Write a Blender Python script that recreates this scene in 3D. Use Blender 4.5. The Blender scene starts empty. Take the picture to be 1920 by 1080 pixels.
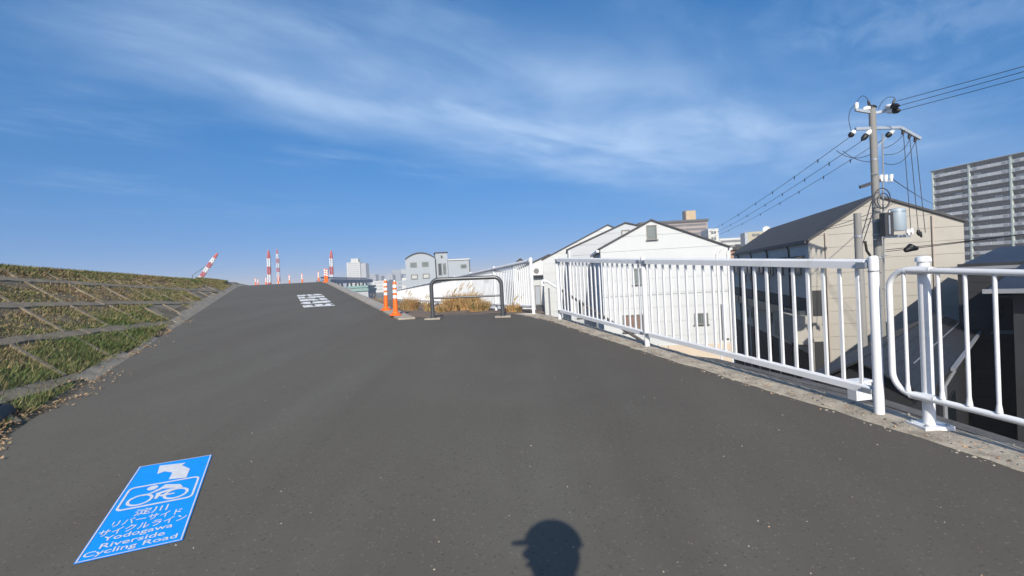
import bpy, bmesh, math, random
import numpy as np
from mathutils import Vector, Matrix
random.seed(7); rng = np.random.default_rng(11)
sc = bpy.context.scene
COL = sc.collection
R = math.radians

# ------------------------------------------------------------------ camera
RHO = math.atan(.055); PIT = R(1.13); CZ = 1.25
FW = Vector((0, math.cos(PIT), -math.sin(PIT)))
_X = Vector((1, 0, 0)); _U = Vector((0, math.sin(PIT), math.cos(PIT)))
UP = math.cos(RHO)*_U + math.sin(RHO)*_X
RT = math.cos(RHO)*_X - math.sin(RHO)*_U
CAM = Vector((0, 0, CZ))
cd = bpy.data.cameras.new('camera'); cam = bpy.data.objects.new('camera', cd); COL.objects.link(cam)
cd.sensor_width = 36; cd.lens = 18; cd.clip_start = .02; cd.clip_end = 9000
mw = Matrix((RT, UP, -FW)).transposed().to_4x4(); mw.translation = CAM
cam.matrix_world = mw; sc.camera = cam

# ------------------------------------------------------------------ light
SUN_EL, SUN_TRAVEL = R(31.3), R(1.5)          # light travels forward (+Y), a little to the right
sl = bpy.data.lights.new('sun', 'SUN'); so = bpy.data.objects.new('sun', sl); COL.objects.link(so)
sl.energy = 4.6; sl.angle = R(.5); sl.color = (1, .94, .84)
trav = Vector((math.sin(SUN_TRAVEL)*math.cos(SUN_EL), math.cos(SUN_TRAVEL)*math.cos(SUN_EL), -math.sin(SUN_EL)))
so.rotation_euler = trav.to_track_quat('-Z', 'Y').to_euler(); so.location = (0, -30, 30)

w = bpy.data.worlds.new('World'); sc.world = w; w.use_nodes = True
nt = w.node_tree; nt.nodes.clear()
def N(t, **k):
    n = nt.nodes.new(t)
    for a, b in k.items(): setattr(n, a, b)
    return n
def L(a, b): nt.links.new(a, b)
def math_n(op, a, b=None, c=None, clamp=False):
    n = N('ShaderNodeMath', operation=op); n.use_clamp = clamp
    for i, v in enumerate((a, b, c)):
        if v is None: continue
        if isinstance(v, (int, float)): n.inputs[i].default_value = v
        else: L(v, n.inputs[i])
    return n.outputs[0]
sky = N('ShaderNodeTexSky', sky_type='NISHITA'); sky.sun_disc = False
sky.sun_elevation = SUN_EL; sky.sun_rotation = R(180) + SUN_TRAVEL
sky.altitude = 20; sky.air_density = 1.0; sky.dust_density = 1.1; sky.ozone_density = 2.2
hsv = N('ShaderNodeHueSaturation'); hsv.inputs['Saturation'].default_value = 1.45; hsv.inputs['Value'].default_value = 1.0
L(sky.outputs[0], hsv.inputs['Color'])
tc = N('ShaderNodeTexCoord')
# clear dry air: the yellow band of the lowest degrees is left out, the sky ends pale blue at the horizon
vm = N('ShaderNodeVectorMath', operation='MULTIPLY_ADD'); vm.inputs[1].default_value = (1, 1, .78); vm.inputs[2].default_value = (0, 0, .31)
vn = N('ShaderNodeVectorMath', operation='NORMALIZE'); L(tc.outputs['Generated'], vm.inputs[0]); L(vm.outputs[0], vn.inputs[0]); L(vn.outputs[0], sky.inputs['Vector'])
sp = N('ShaderNodeSeparateXYZ'); L(tc.outputs['Generated'], sp.inputs[0])
dz = math_n('MAXIMUM', sp.outputs[2], .03)
pxn = math_n('DIVIDE', sp.outputs[0], dz); pyn = math_n('DIVIDE', sp.outputs[1], dz)
# thin high cirrus: s runs along the streaks, t across them
sN = math_n('ADD', math_n('MULTIPLY', pxn, .62), math_n('MULTIPLY', pyn, .78))
tN = math_n('SUBTRACT', math_n('MULTIPLY', pxn, .78), math_n('MULTIPLY', pyn, .62))
def noise(sx, tx, off, scale, detail, rough, dist):
    cx = N('ShaderNodeCombineXYZ'); L(math_n('MULTIPLY', sN, sx), cx.inputs[0]); L(math_n('MULTIPLY', tN, tx), cx.inputs[1]); cx.inputs[2].default_value = off
    n = N('ShaderNodeTexNoise'); n.inputs['Scale'].default_value = scale; n.inputs['Detail'].default_value = detail
    n.inputs['Roughness'].default_value = rough; n.inputs['Distortion'].default_value = dist
    L(cx.outputs[0], n.inputs['Vector']); return n.outputs['Fac']
def ramp(v, a, b, lo=0., hi=1.):
    m = N('ShaderNodeMapRange', interpolation_type='SMOOTHSTEP')
    m.inputs[1].default_value = a; m.inputs[2].default_value = b; m.inputs[3].default_value = lo; m.inputs[4].default_value = hi
    L(v, m.inputs[0]); return m.outputs[0]
warp = math_n('MULTIPLY', math_n('SUBTRACT', noise(.7, .7, 3.1, 1.0, 3, .5, 0), .5), 1.1)
tw = math_n('ADD', tN, warp)
# main bank of cirrus, sharp on its lower side and thinning out upward
tu = math_n('SUBTRACT', tw, math_n('MULTIPLY', math_n('SUBTRACT', sN, 1.8), .42))
bank = math_n('MULTIPLY', math_n('MULTIPLY', ramp(tw, -3.25, -2.35), ramp(tu, -1.95, -.5, 1, 0)), ramp(sN, .15, .8))
big = ramp(noise(.35, .55, 7.7, 1.3, 4, .55, .4), .36, .68)
fib = ramp(noise(.6, 1.25, 1.7, 1.25, 7, .56, .7), .30, .72)
fine = ramp(noise(1.2, 2.2, 5.2, 2.4, 6, .6, .5), .25, .75)
c1 = math_n('MULTIPLY', math_n('MULTIPLY', bank, math_n('ADD', math_n('MULTIPLY', fib, .58), .42)), math_n('ADD', math_n('MULTIPLY', big, .5), .55))
c2 = math_n('MULTIPLY', math_n('MULTIPLY', ramp(noise(.5, .9, 12.4, 1.0, 5, .55, .6), .44, .78), fine), .42)
cl = math_n('MULTIPLY', math_n('ADD', c1, c2), .52, clamp=True)
# the cirrus sheet thins towards the horizon
cl = math_n('MULTIPLY', cl, ramp(sp.outputs[2], .07, .24))
mx = N('ShaderNodeMix', data_type='RGBA'); L(cl, mx.inputs[0]); L(hsv.outputs[0], mx.inputs[6]); mx.inputs[7].default_value = (4.1, 5.2, 6.6, 1)
bg = N('ShaderNodeBackground'); bg.inputs['Strength'].default_value = .15; L(mx.outputs[2], bg.inputs['Color'])
wo = N('ShaderNodeOutputWorld'); L(bg.outputs[0], wo.inputs['Surface'])
sc.view_settings.view_transform = 'Standard'; sc.view_settings.look = 'None'; sc.view_settings.gamma = 1
sc.view_settings.use_curve_mapping = False; sc.view_settings.exposure = .24

# ------------------------------------------------------------------ helpers
def ray(px, py): return FW + (px-960)/960*RT - (py-540)/960*UP
def P(px, py, Y):                     # point of the place seen at pixel px,py, Y metres ahead
    d = ray(px, py); return CAM + d*(Y/d.y)
def hit(px, py, p0, n):
    d = ray(px, py); n = Vector(n); return CAM + d*(n.dot(Vector(p0)-CAM)/n.dot(d))

class MB:
    def __init__(s): s.v = []; s.f = []; s.m = []
    def add(s, vs, fs, mi=0):
        o = len(s.v); s.v += [tuple(p) for p in vs]; s.f += [tuple(i+o for i in f) for f in fs]; s.m += [mi]*len(fs); return s
    def hexa(s, p, mi=0):             # eight corners, bottom ring then top ring
        return s.add(p, [(3,2,1,0),(4,5,6,7),(0,1,5,4),(1,2,6,5),(2,3,7,6),(3,0,4,7)], mi)
    def box(s, x0, x1, y0, y1, z0, z1, mi=0):
        return s.hexa([(x0,y0,z0),(x1,y0,z0),(x1,y1,z0),(x0,y1,z0),(x0,y0,z1),(x1,y0,z1),(x1,y1,z1),(x0,y1,z1)], mi)
    def bar(s, a, b, wx, wz, up=(0,0,1), mi=0):   # rectangular bar from a to b
        a, b = Vector(a), Vector(b); d = (b-a).normalized(); up = Vector(up)
        x = d.cross(up); x = x.normalized() if x.length > 1e-5 else Vector((1,0,0)); z = x.cross(d)
        x *= wx/2; z *= wz/2
        return s.hexa([a-x-z, a+x-z, b+x-z, b-x-z, a-x+z, a+x+z, b+x+z, b-x+z], mi)
    def tube(s, pts, r, n=8, mi=0, caps=True):
        pts = [Vector(p) for p in pts]; k = len(pts); rs = r if isinstance(r, (list, tuple)) else [r]*k
        t = (pts[1]-pts[0]).normalized(); ref = Vector((0,0,1)) if abs(t.z) < .9 else Vector((1,0,0))
        x = t.cross(ref).normalized(); vs = []
        for i, p in enumerate(pts):
            a = pts[max(i-1,0)]; b = pts[min(i+1,k-1)]; t = (b-a).normalized()
            x = (x - t*x.dot(t)).normalized(); y = t.cross(x)
            for j in range(n):
                c = 2*math.pi*j/n; vs.append(p + (x*math.cos(c)+y*math.sin(c))*rs[i])
        fs = [(i*n+j, i*n+(j+1)%n, (i+1)*n+(j+1)%n, (i+1)*n+j) for i in range(k-1) for j in range(n)]
        if caps: fs += [tuple(range(n-1,-1,-1)), tuple(range((k-1)*n, k*n))]
        return s.add(vs, fs, mi)
    def lathe(s, prof, n=20, c=(0,0,0), mi=0):    # prof: (radius, z)
        vs = [(c[0]+r*math.cos(2*math.pi*j/n), c[1]+r*math.sin(2*math.pi*j/n), c[2]+z) for r, z in prof for j in range(n)]
        k = len(prof)
        fs = [(i*n+j, i*n+(j+1)%n, (i+1)*n+(j+1)%n, (i+1)*n+j) for i in range(k-1) for j in range(n)]
        fs += [tuple(range(n-1,-1,-1)), tuple(range((k-1)*n, k*n))]
        return s.add(vs, fs, mi)
    def prism(s, poly, f0, f1, mi=0):             # poly of 2d points, f0/f1 map them to the two ends
        n = len(poly); vs = [f0(*p) for p in poly]+[f1(*p) for p in poly]
        fs = [tuple(range(n-1,-1,-1)), tuple(range(n,2*n))]+[(i,(i+1)%n,n+(i+1)%n,n+i) for i in range(n)]
        return s.add(vs, fs, mi)
    def build(s, name, mat, parent=None, smooth=False):
        me = bpy.data.meshes.new(name); me.from_pydata(s.v, [], s.f)
        for m in (mat if isinstance(mat, (list, tuple)) else [mat]): me.materials.append(m)
        if any(s.m): me.polygons.foreach_set('material_index', s.m)
        bm = bmesh.new(); bm.from_mesh(me); bmesh.ops.recalc_face_normals(bm, faces=bm.faces); bm.to_mesh(me); bm.free()
        if smooth:
            me.polygons.foreach_set('use_smooth', [True]*len(me.polygons)); me.set_sharp_from_angle(angle=R(40))
        return link(name, me, parent)
def link(name, me, parent=None):
    o = bpy.data.objects.new(name, me); COL.objects.link(o); o.parent = parent; return o
def tag(o, label=None, cat=None, group=None, kind=None):
    for k, v in (('label',label),('category',cat),('group',group),('kind',kind)):
        if v: o[k] = v
    return o
def thing(name, label, cat, loc=(0,0,0), heading=0, group=None):   # heading: clockwise from +Y, degrees
    o = bpy.data.objects.new(name, None); COL.objects.link(o); o.location = loc; o.rotation_euler = (0,0,-R(heading)); o.empty_display_size = .2
    return tag(o, label, cat, group)
def copy_tree(o, parent=None):
    c = o.copy(); COL.objects.link(c); c.parent = parent
    for ch in list(o.children): copy_tree(ch, c)
    return c

# ------------------------------------------------------------------ materials
def M(name, rgb, rough=.7, var=.12, scale=2., detail=5, bump=0., bscale=40., metal=0., spec=.5, dirt=None, dirt_amt=.0, stretch=(1,1,1), coat=0.):
    m = bpy.data.materials.new(name); m.use_nodes = True; t = m.node_tree; n = t.nodes; b = n['Principled BSDF']
    b.inputs['Roughness'].default_value = rough; b.inputs['Metallic'].default_value = metal; b.inputs['Specular IOR Level'].default_value = spec
    b.inputs['Coat Weight'].default_value = coat
    g = n.new('ShaderNodeNewGeometry'); mp = n.new('ShaderNodeMapping'); mp.inputs['Scale'].default_value = stretch; t.links.new(g.outputs['Position'], mp.inputs[0])
    def nz(sc_, d, r=.6):
        q = n.new('ShaderNodeTexNoise'); q.inputs['Scale'].default_value = sc_; q.inputs['Detail'].default_value = d; q.inputs['Roughness'].default_value = r
        t.links.new(mp.outputs[0], q.inputs['Vector']); return q.outputs['Fac']
    mix = n.new('ShaderNodeMix'); mix.data_type = 'RGBA'
    mix.inputs[6].default_value = [c*(1-var) for c in rgb]+[1]; mix.inputs[7].default_value = [min(1, c*(1+var)) for c in rgb]+[1]
    mr = n.new('ShaderNodeMapRange'); mr.inputs[1].default_value = .3; mr.inputs[2].default_value = .7; t.links.new(nz(scale, detail), mr.inputs[0]); t.links.new(mr.outputs[0], mix.inputs[0])
    out = mix.outputs[2]
    if dirt:
        m2 = n.new('ShaderNodeMix'); m2.data_type = 'RGBA'; m2.inputs[7].default_value = list(dirt)+[1]; t.links.new(out, m2.inputs[6])
        r2 = n.new('ShaderNodeMapRange'); r2.inputs[1].default_value = .52; r2.inputs[2].default_value = .75; r2.inputs[4].default_value = dirt_amt
        t.links.new(nz(scale*2.3, 8, .7), r2.inputs[0]); t.links.new(r2.outputs[0], m2.inputs[0]); out = m2.outputs[2]
    t.links.new(out, b.inputs['Base Color'])
    if bump:
        bp = n.new('ShaderNodeBump'); bp.inputs['Strength'].default_value = bump; bp.inputs['Distance'].default_value = .02
        t.links.new(nz(bscale, 6), bp.inputs['Height']); t.links.new(bp.outputs[0], b.inputs['Normal'])
    return m
white_paint = M('white_paint', (.72,.725,.72), .4, .04, 3, dirt=(.42,.36,.28), dirt_amt=.28)
white_wall = M('white_siding', (.515,.53,.525), .75, .03, 1.2, dirt=(.43,.43,.41), dirt_amt=.15)
grey_wall = M('pale_grey_siding', (.43,.45,.465), .75, .04, 1.2, dirt=(.45,.45,.45), dirt_amt=.15)
cream_wall = M('cream_panel', (.55,.46,.36), .8, .04, 1.5)
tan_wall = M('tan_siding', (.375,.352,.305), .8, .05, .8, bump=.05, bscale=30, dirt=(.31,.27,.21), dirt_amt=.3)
tan_shade = M('tan_shaded_side', (.60,.58,.53), .8, .05, .8)  # copy of the tan siding for the shaded wall, lightened to lift its shade
house_grey = M('grey_render', (.33,.36,.385), .8, .03, .5)
roof_dark = M('roof_slate', (.055,.052,.05), .75, .2, 2, bump=.2, bscale=12)
roof_navy = M('roof_navy', (.028,.034,.05), .5, .15, 2)
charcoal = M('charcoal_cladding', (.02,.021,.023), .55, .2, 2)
trim_dark = M('dark_trim', (.03,.03,.032), .5, .1)
trim_grey = M('grey_gutter', (.21,.22,.235), .5, .1)
window_frame = M('window_frame', (.16,.16,.15), .4, .1)
glass = M('window_glass', (.10,.125,.12), .12, .3, 1.5, spec=.8)
glass_dark = M('window_glass_dark', (.02,.025,.03), .08, .3, 1, spec=.8)
glass_pale = M('window_blind', (.45,.46,.43), .3, .1, 2)
concrete = M('concrete', (.30,.285,.26), .9, .18, 3, bump=.4, bscale=60, dirt=(.13,.12,.10), dirt_amt=.6)
concrete_old = M('concrete_old', (.20,.178,.145), .92, .3, 6, bump=1.0, bscale=50, dirt=(.09,.08,.065), dirt_amt=.7)
concrete_rib = M('concrete_rib', (.255,.205,.135), .92, .2, 4, bump=.6, bscale=50, dirt=(.13,.105,.055), dirt_amt=.95)
concrete_pale = M('concrete_pale', (.34,.30,.24), .9, .22, 5, bump=.3, bscale=60, dirt=(.2,.19,.17), dirt_amt=.5)
concrete_edge = M('concrete_edge', (.31,.265,.195), .92, .25, 5, bump=.6, bscale=50, dirt=(.15,.125,.085), dirt_amt=.9)
pole_conc = M('pole_concrete', (.22,.215,.20), .85, .1, 3, stretch=(1,1,.15), dirt=(.16,.15,.14), dirt_amt=.5)
galv = M('galvanised', (.36,.39,.42), .45, .1, 6, metal=.6)
steel_grey = M('painted_steel_grey', (.095,.10,.105), .38, .1, 5, metal=.5)
porcelain = M('porcelain', (.75,.75,.73), .25, .03)
rubber = M('black_rubber', (.006,.006,.0065), .5, .1)
wire_mat = M('wire_insulation', (.02,.022,.026), .6, .1)
transformer_grey = M('transformer_grey', (.30,.36,.40), .5, .05, 4)
orange = M('orange_plastic', (.85,.14,.01), .45, .08, 6, dirt=(.3,.08,.02), dirt_amt=.25)
reflect_w = M('white_reflector', (.85,.85,.83), .35, .03)
red_paint = M('crane_red', (.55,.05,.03), .5, .1)
crane_white = M('crane_white', (.78,.78,.76), .5, .05)
dark_steel = M('dark_steel', (.04,.04,.045), .5, .1)
sign_blue = M('sign_blue', (.0,.29,.88), .6, .06, 25, dirt=(.03,.15,.36), dirt_amt=.4)
sign_white = M('sign_white', (.66,.66,.66), .6, .08, 30, dirt=(.35,.37,.4), dirt_amt=.3)
road_white = M('road_white', (.74,.74,.71), .8, .08, 12, dirt=(.2,.19,.18), dirt_amt=.5)
soil = M('dry_soil', (.16,.125,.075), .95, .3, 5, bump=.8, bscale=40, dirt=(.075,.085,.03), dirt_amt=.6)
dirt_path = M('dirt_track', (.175,.125,.085), .95, .25, 2, bump=.8, bscale=30, dirt=(.07,.065,.055), dirt_amt=.7)
green1 = M('grass_green', (.085,.125,.028), .7, .3, 6)
green2 = M('grass_olive', (.17,.165,.055), .75, .3, 6)
brown = M('grass_dead', (.19,.125,.065), .85, .3, 6)
roof_black = M('roof_black', (.018,.02,.023), .6, .2, 3)
concrete_dark = M('concrete_dark', (.10,.095,.088), .9, .3, 5, bump=.6, bscale=40, dirt=(.04,.038,.034), dirt_amt=.7)
straw = M('grass_straw', (.31,.235,.115), .8, .3, 6)
straw2 = M('reed_straw', (.43,.245,.095), .8, .3, 9)
straw3 = M('reed_pale', (.37,.27,.125), .8, .3, 9)
litter_mat = M('leaf_litter', (.36,.225,.13), .9, .35, 20)
brick_mat = M('brick_facing', (.36,.22,.16), .85, .35, 9, detail=1, stretch=(1,1,3))
apart_light = M('balcony_panel', (.58,.57,.53), .7, .06, .3)
apart_post = M('divider_white', (.78,.77,.73), .7, .05)
apart_dark = M('dark_grey_recess_shade', (.10,.10,.105), .7, .15, .2)  # dark grey; on the tower it also paints in the shade of the balconies
apart_pillar = M('pillar_pale', (.44,.50,.44), .7, .05)
mansion_brown = M('mansion_tile', (.32,.255,.225), .8, .06, .3)
mansion_ochre = M('mansion_ochre', (.46,.34,.19), .8, .08, .3)
city_white = M('city_white', (.56,.56,.52), .8, .04, .05)
city_grey = M('city_grey', (.36,.38,.40), .8, .06, .05)
city_blue = M('city_blue', (.16,.21,.26), .5, .06, .05)
teal = M('teal_paint', (.17,.30,.285), .6, .08, 1)
bridge_blue = M('bridge_blue', (.10,.16,.24), .6, .08, .5)
street_mat = M('street_asphalt', (.09,.09,.09), .9, .2, .5)
plain_mat = M('far_ground', (.13,.13,.11), .95, .3, .01)
skin_mat = M('skin', (.45,.27,.19), .55, .05); cloth_mat = M('dark_jacket', (.03,.035,.06), .85, .15); trouser_mat = M('trousers', (.05,.05,.055), .85, .15); cap_mat = M('cap_cloth', (.025,.03,.05), .85, .1); hair_mat = M('hair', (.012,.01,.009), .6, .1); shoe_mat = M('shoe', (.06,.06,.065), .6, .1)

UD = Vector((-.41, .912)).normalized(); VD = Vector((-UD.y, UD.x))       # along the path, and to its left
def asphalt_mat():
    m = bpy.data.materials.new('asphalt'); m.use_nodes = True; t = m.node_tree; n = t.nodes; b = n['Principled BSDF']
    b.inputs['Roughness'].default_value = .88; b.inputs['Specular IOR Level'].default_value = .35
    g = n.new('ShaderNodeNewGeometry'); pos = g.outputs['Position']
    def nz(s_, d, r=.6, vec=pos):
        q = n.new('ShaderNodeTexNoise'); q.inputs['Scale'].default_value = s_; q.inputs['Detail'].default_value = d; q.inputs['Roughness'].default_value = r
        t.links.new(vec, q.inputs['Vector']); return q.outputs['Fac']
    def mr(v, a, b_, lo=0., hi=1.):
        q = n.new('ShaderNodeMapRange'); q.inputs[1].default_value = a; q.inputs[2].default_value = b_; q.inputs[3].default_value = lo; q.inputs[4].default_value = hi
        t.links.new(v, q.inputs[0]); return q.outputs[0]
    def mix(f, a, b_):
        q = n.new('ShaderNodeMix'); q.data_type = 'RGBA'; t.links.new(f, q.inputs[0])
        for i, v in ((6, a), (7, b_)):
            if isinstance(v, tuple): q.inputs[i].default_value = v+(1,)
            else: t.links.new(v, q.inputs[i])
        return q.outputs[2]
    c = mix(mr(nz(.55, 5), .3, .7), (.104,.094,.073), (.123,.114,.092))
    # long faint wheel-polished streaks along the path
    mp = n.new('ShaderNodeMapping'); mp.inputs['Rotation'].default_value = (0,0,R(-24.2)); mp.inputs['Scale'].default_value = (2.2,.12,1); t.links.new(pos, mp.inputs[0])
    c = mix(mr(nz(1, 4, .6, mp.outputs[0]), .40, .70, 0, .6), c, (.092,.080,.062))
    c = mix(mr(nz(2.3, 6, .7), .56, .74, 0, .4), c, (.134,.121,.096))
    # older, browner asphalt towards the railing
    vv = n.new('ShaderNodeVectorMath'); vv.operation = 'DOT_PRODUCT'; t.links.new(pos, vv.inputs[0]); vv.inputs[1].default_value = (VD.x, VD.y, 0)
    ad = n.new('ShaderNodeMath'); ad.operation = 'MULTIPLY_ADD'; t.links.new(nz(.9, 5, .6), ad.inputs[0]); ad.inputs[1].default_value = 2.2; t.links.new(vv.outputs['Value'], ad.inputs[2])
    c = mix(mr(ad.outputs[0], -.2, -2.6, 0, .62), c, (.071,.060,.049))
    # aggregate
    vo = n.new('ShaderNodeTexVoronoi'); vo.inputs['Scale'].default_value = 120; t.links.new(pos, vo.inputs['Vector'])
    sepc = n.new('ShaderNodeSeparateColor'); t.links.new(vo.outputs['Color'], sepc.inputs[0])
    c = mix(mr(sepc.outputs[0], .1, .9, 0, .22), c, (.086,.078,.064))
    c = mix(mr(sepc.outputs[1], .965, .99, 0, .32), c, (.24,.22,.18))
    c = mix(mr(sepc.outputs[2], .97, .99, 0, .7), c, (.05,.048,.046))
    vo2 = n.new('ShaderNodeTexVoronoi'); vo2.inputs['Scale'].default_value = 34; t.links.new(pos, vo2.inputs['Vector'])
    sep2 = n.new('ShaderNodeSeparateColor'); t.links.new(vo2.outputs['Color'], sep2.inputs[0])
    pit = n.new('ShaderNodeMath'); pit.operation = 'MULTIPLY'; t.links.new(mr(sep2.outputs[0], .93, .96), pit.inputs[0]); t.links.new(mr(vo2.outputs['Distance'], .22, .40, 1, 0), pit.inputs[1])
    c = mix(mr(pit.outputs[0], 0, 1, 0, .42), c, (.055,.05,.045))
    t.links.new(c, b.inputs['Base Color'])
    bp = n.new('ShaderNodeBump'); bp.inputs['Strength'].default_value = .35; bp.inputs['Distance'].default_value = .0028
    t.links.new(nz(95, 5, .7), bp.inputs['Height']); t.links.new(bp.outputs[0], b.inputs['Normal'])
    return m
asphalt = asphalt_mat()

# ------------------------------------------------------------------ the sloping path (u along it, v to its left)
K = .0555
U0, UE = 25.5, 8.5                                   # the climb eases off over UE metres
def zroad(u):
    if u <= U0: return K*u
    t = min(u-U0, UE); return K*U0 + K*(t - t*t/(2*UE))
def xy(u, v): p = UD*u + VD*v; return p.x, p.y
def road(u, v, dz=0): x, y = xy(u, v); return Vector((x, y, zroad(u)+dz))
def touv(x, y): return x*UD.x+y*UD.y, x*VD.x+y*VD.y
def plane_z(x, y): return K*(x*UD.x+y*UD.y)
GN = Vector((-K*UD.x, -K*UD.y, 1))
def G(px, py): return hit(px, py, (0,0,0), GN)
VL, VR = 1.93, -2.05
GROUND = -5.8

# right-hand edge: where the railing stands
FP = [(3.85,-.75), (2.62,3.48), (1.66,6.4), (.83,9.2), (.40,10.1)]     # railing line
FD = Vector((-.2756, .9613)).normalized()                               # further railing line heading
def edge_at(k, off):                                                    # railing polyline, offset inward (left) by off
    pts = [Vector(p) for p in FP]; a = pts[max(k-1,0)]; b = pts[min(k+1,len(pts)-1)]; d = (b-a).normalized()
    return pts[k] + Vector((-d.y, d.x))*off
mb = MB()
us = [-14]+[x for x in np.arange(-12, 24, 2.)]+[x for x in np.arange(24, 36, .5)]+[40, 50, 65]
vs_ = [VR, -1, 0, 1, VL]
mb.add([road(u, v) for u in us for v in vs_], [(i*5+j, i*5+j+1, (i+1)*5+j+1, (i+1)*5+j) for i in range(len(us)-1) for j in range(4)])
# apron between the path and the railing (same plane)
inner = [edge_at(k, .05) for k in range(5)]
tip = Vector(xy(10.0, VR))
ap = [Vector(xy(-14, VR))] + [Vector((6.2,-9.5))] + inner + [Vector((-.2,10.45)), Vector((-1.5,10.35)), tip]
mb.add([(p.x, p.y, plane_z(p.x, p.y)) for p in ap], [tuple(range(len(ap)))])
tag(mb.build('road', asphalt), 'grey asphalt cycle path climbing to a crest', kind='structure')

# ------------------------------------------------------------------ levee face with its concrete grid
DEL = 5.8; AL = 24.2-DEL
WD = Vector((-math.sin(R(AL)), math.cos(R(AL)))); QD = Vector((-WD.y, WD.x))
BS = .55
def edge_wq(u): p = Vector(xy(u, VL)); return p.dot(WD), p.dot(QD)
w1, q1 = edge_wq(4.6); A0 = zroad(4.6) - BS*q1
SD = math.sin(R(DEL))
def q_edge(u): return edge_wq(u)[1]
def u_of_q(q): return 4.6 + (q-q1)/SD
def crown_q(u): return 5.46 - .014*(u-4)
def face(w_, q, dz=0):                               # a point of the face by its contour coordinates
    p = WD*w_ + QD*q; return Vector((p.x, p.y, A0+BS*q+dz))
FN = Vector((-BS*QD.x, -BS*QD.y, 1)).normalized()
def nse(x, y): return math.sin(x*1.7+y*.9)*.5+math.sin(x*.6-y*2.3+1.3)*.3+math.sin(x*3.9+y*4.4)*.2
def edge_face(u, d, dz=0):
    p = Vector(xy(u, VL)) + QD*d
    q = q_edge(u)+d
    z = (A0+BS*q) if u < U0-2 else zroad(u)+BS*d
    return Vector((p.x, p.y, z+dz))
mb = MB(); ul = [x for x in np.arange(-14, 62, .8)]; nq = 16; rows = []
for u in ul:
    qc = crown_q(u); D = max(qc - q_edge(u), .15); r_ = []
    for j in range(nq+1):
        d = D*j/nq; p = edge_face(u, d, -.014 + .012*nse(u*2, d*3)*(1 if 0 < j else 0)); r_.append(p)
    top = r_[-1]
    for dd, hz in ((.25, .03), (.8, .05), (3.5, .06), (7, -1.5), (22, -7)):
        r_.append(Vector((top.x+QD.x*dd, top.y+QD.y*dd, top.z+hz)))
    rows.append(r_)
nr = len(rows[0])
mb.add([p for r_ in rows for p in r_], [(i*nr+j, i*nr+j+1, (i+1)*nr+j+1, (i+1)*nr+j) for i in range(len(rows)-1) for j in range(nr-1)])
levee = tag(mb.build('levee', soil, smooth=True), 'grass covered levee slope framed by concrete ribs', kind='structure')
# contour beams
def qs(q, w_): return q - .05*(w_-8.5)                # the beams dip a little along the levee
BQ = [2.64, 3.42, 4.22, 5.03]
BW = .13
for q in BQ:
    we = -6
    while we < 24:
        p_ = WD*we+QD*qs(q, we)
        if touv(p_.x, p_.y)[1] < VL+.1: break
        we += .1
    n_seg = int((we+6)/1.5); wsx = np.linspace(-6, we, n_seg+1)
    for i in range(n_seg):
        a, b = wsx[i]+.006, wsx[i+1]-.006; j = [random.uniform(-.008,.008) for _ in range(4)]
        qa_, qb_ = qs(q, a), qs(q, b); h_ = .004+.010*random.random()
        low = [face(a,qa_-BW/2,-.08), face(b,qb_-BW/2,-.08), face(b,qb_+BW/2,-.08), face(a,qa_+BW/2,-.08)]
        hi = [face(a,qa_-BW/2+j[0],h_), face(b,qb_-BW/2+j[1],h_), face(b,qb_+BW/2+j[2],h_), face(a,qa_+BW/2+j[3],h_)]
        ws_ = np.linspace(a, b, 7); J = lambda: random.uniform(-.022, .022)
        poly = [(w_, qs(q, w_)-BW/2+J()) for w_ in ws_]+[(w_, qs(q, w_)+BW/2+J()) for w_ in ws_[::-1]]
        MB().prism(poly, lambda w_, q_: face(w_, q_, -.08), lambda w_, q_: face(w_, q_, h_)).build('concrete_beam', concrete_rib, levee)
# ribs running up the face
SK = .62; RB = .035
rows_q = [(1.2, BQ[0]), (BQ[0], BQ[1]), (BQ[1], BQ[2]), (BQ[2], BQ[3]), (BQ[3], 5.42)]
def rib_w(k, q): return .55 + 1.28*k + SK*(q-3.4)/.8*.8
for k in range(-3, 22):
    for (qa, qb) in rows_q:
        wk = .55+1.28*k+SK*((qa+qb)/2-3.4); dq = qs(0, wk)
        qa2, qb2 = qa+dq+BW/2+.004, qb-BW/2-.004+(dq if qb < 5.3 else 0)
        # clip to the part above the path's edge
        wa = rib_w(k, qa2); pa = WD*wa+QD*qa2; ua, va = touv(pa.x, pa.y)
        pb = WD*rib_w(k, qb2)+QD*qb2; ub, vb = touv(pb.x, pb.y)
        if vb < VL+.12 or ub > 23.5: continue
        if va < VL+.03:
            f = (VL+.03-va)/(vb-va); qa2 = qa2+(qb2-qa2)*f
        if qb2-qa2 < .08: continue
        a, b = rib_w(k, qa2), rib_w(k, qb2)
        lo = [face(a-RB,qa2,-.08), face(a+RB,qa2,-.08), face(b+RB,qb2,-.08), face(b-RB,qb2,-.08)]
        hi = [face(a-RB,qa2,.012), face(a+RB,qa2,.012), face(b+RB,qb2,.012), face(b-RB,qb2,.012)]
        MB().hexa(lo+hi).build('concrete_rib', concrete_rib, levee)
# pale concrete slabs along the foot of the face
u = 6.9
while u < 40:
    ln = random.uniform(.9, 1.7); u2 = u+ln-.015
    wd = random.uniform(.05,.12) if u < 12 else random.uniform(.18,.28)
    if not (9.0 < u < 10.4):
        jj = [random.uniform(-.04,.05) for _ in range(4)]
        def ep(u_, d, dz): return edge_face(u_, d, dz)
        lo = [ep(u,-.02,-.10), ep(u2,-.02,-.10), ep(u2,wd+jj[1],-.10), ep(u,wd+jj[0],-.10)]
        hi = [ep(u,-.02,.012), ep(u2,-.02,.012), ep(u2,wd+jj[1],.006), ep(u,wd+jj[0],.006)]
        MB().hexa(lo+hi).build('edge_slab', concrete_edge, levee)
    u = u2+.015
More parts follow.
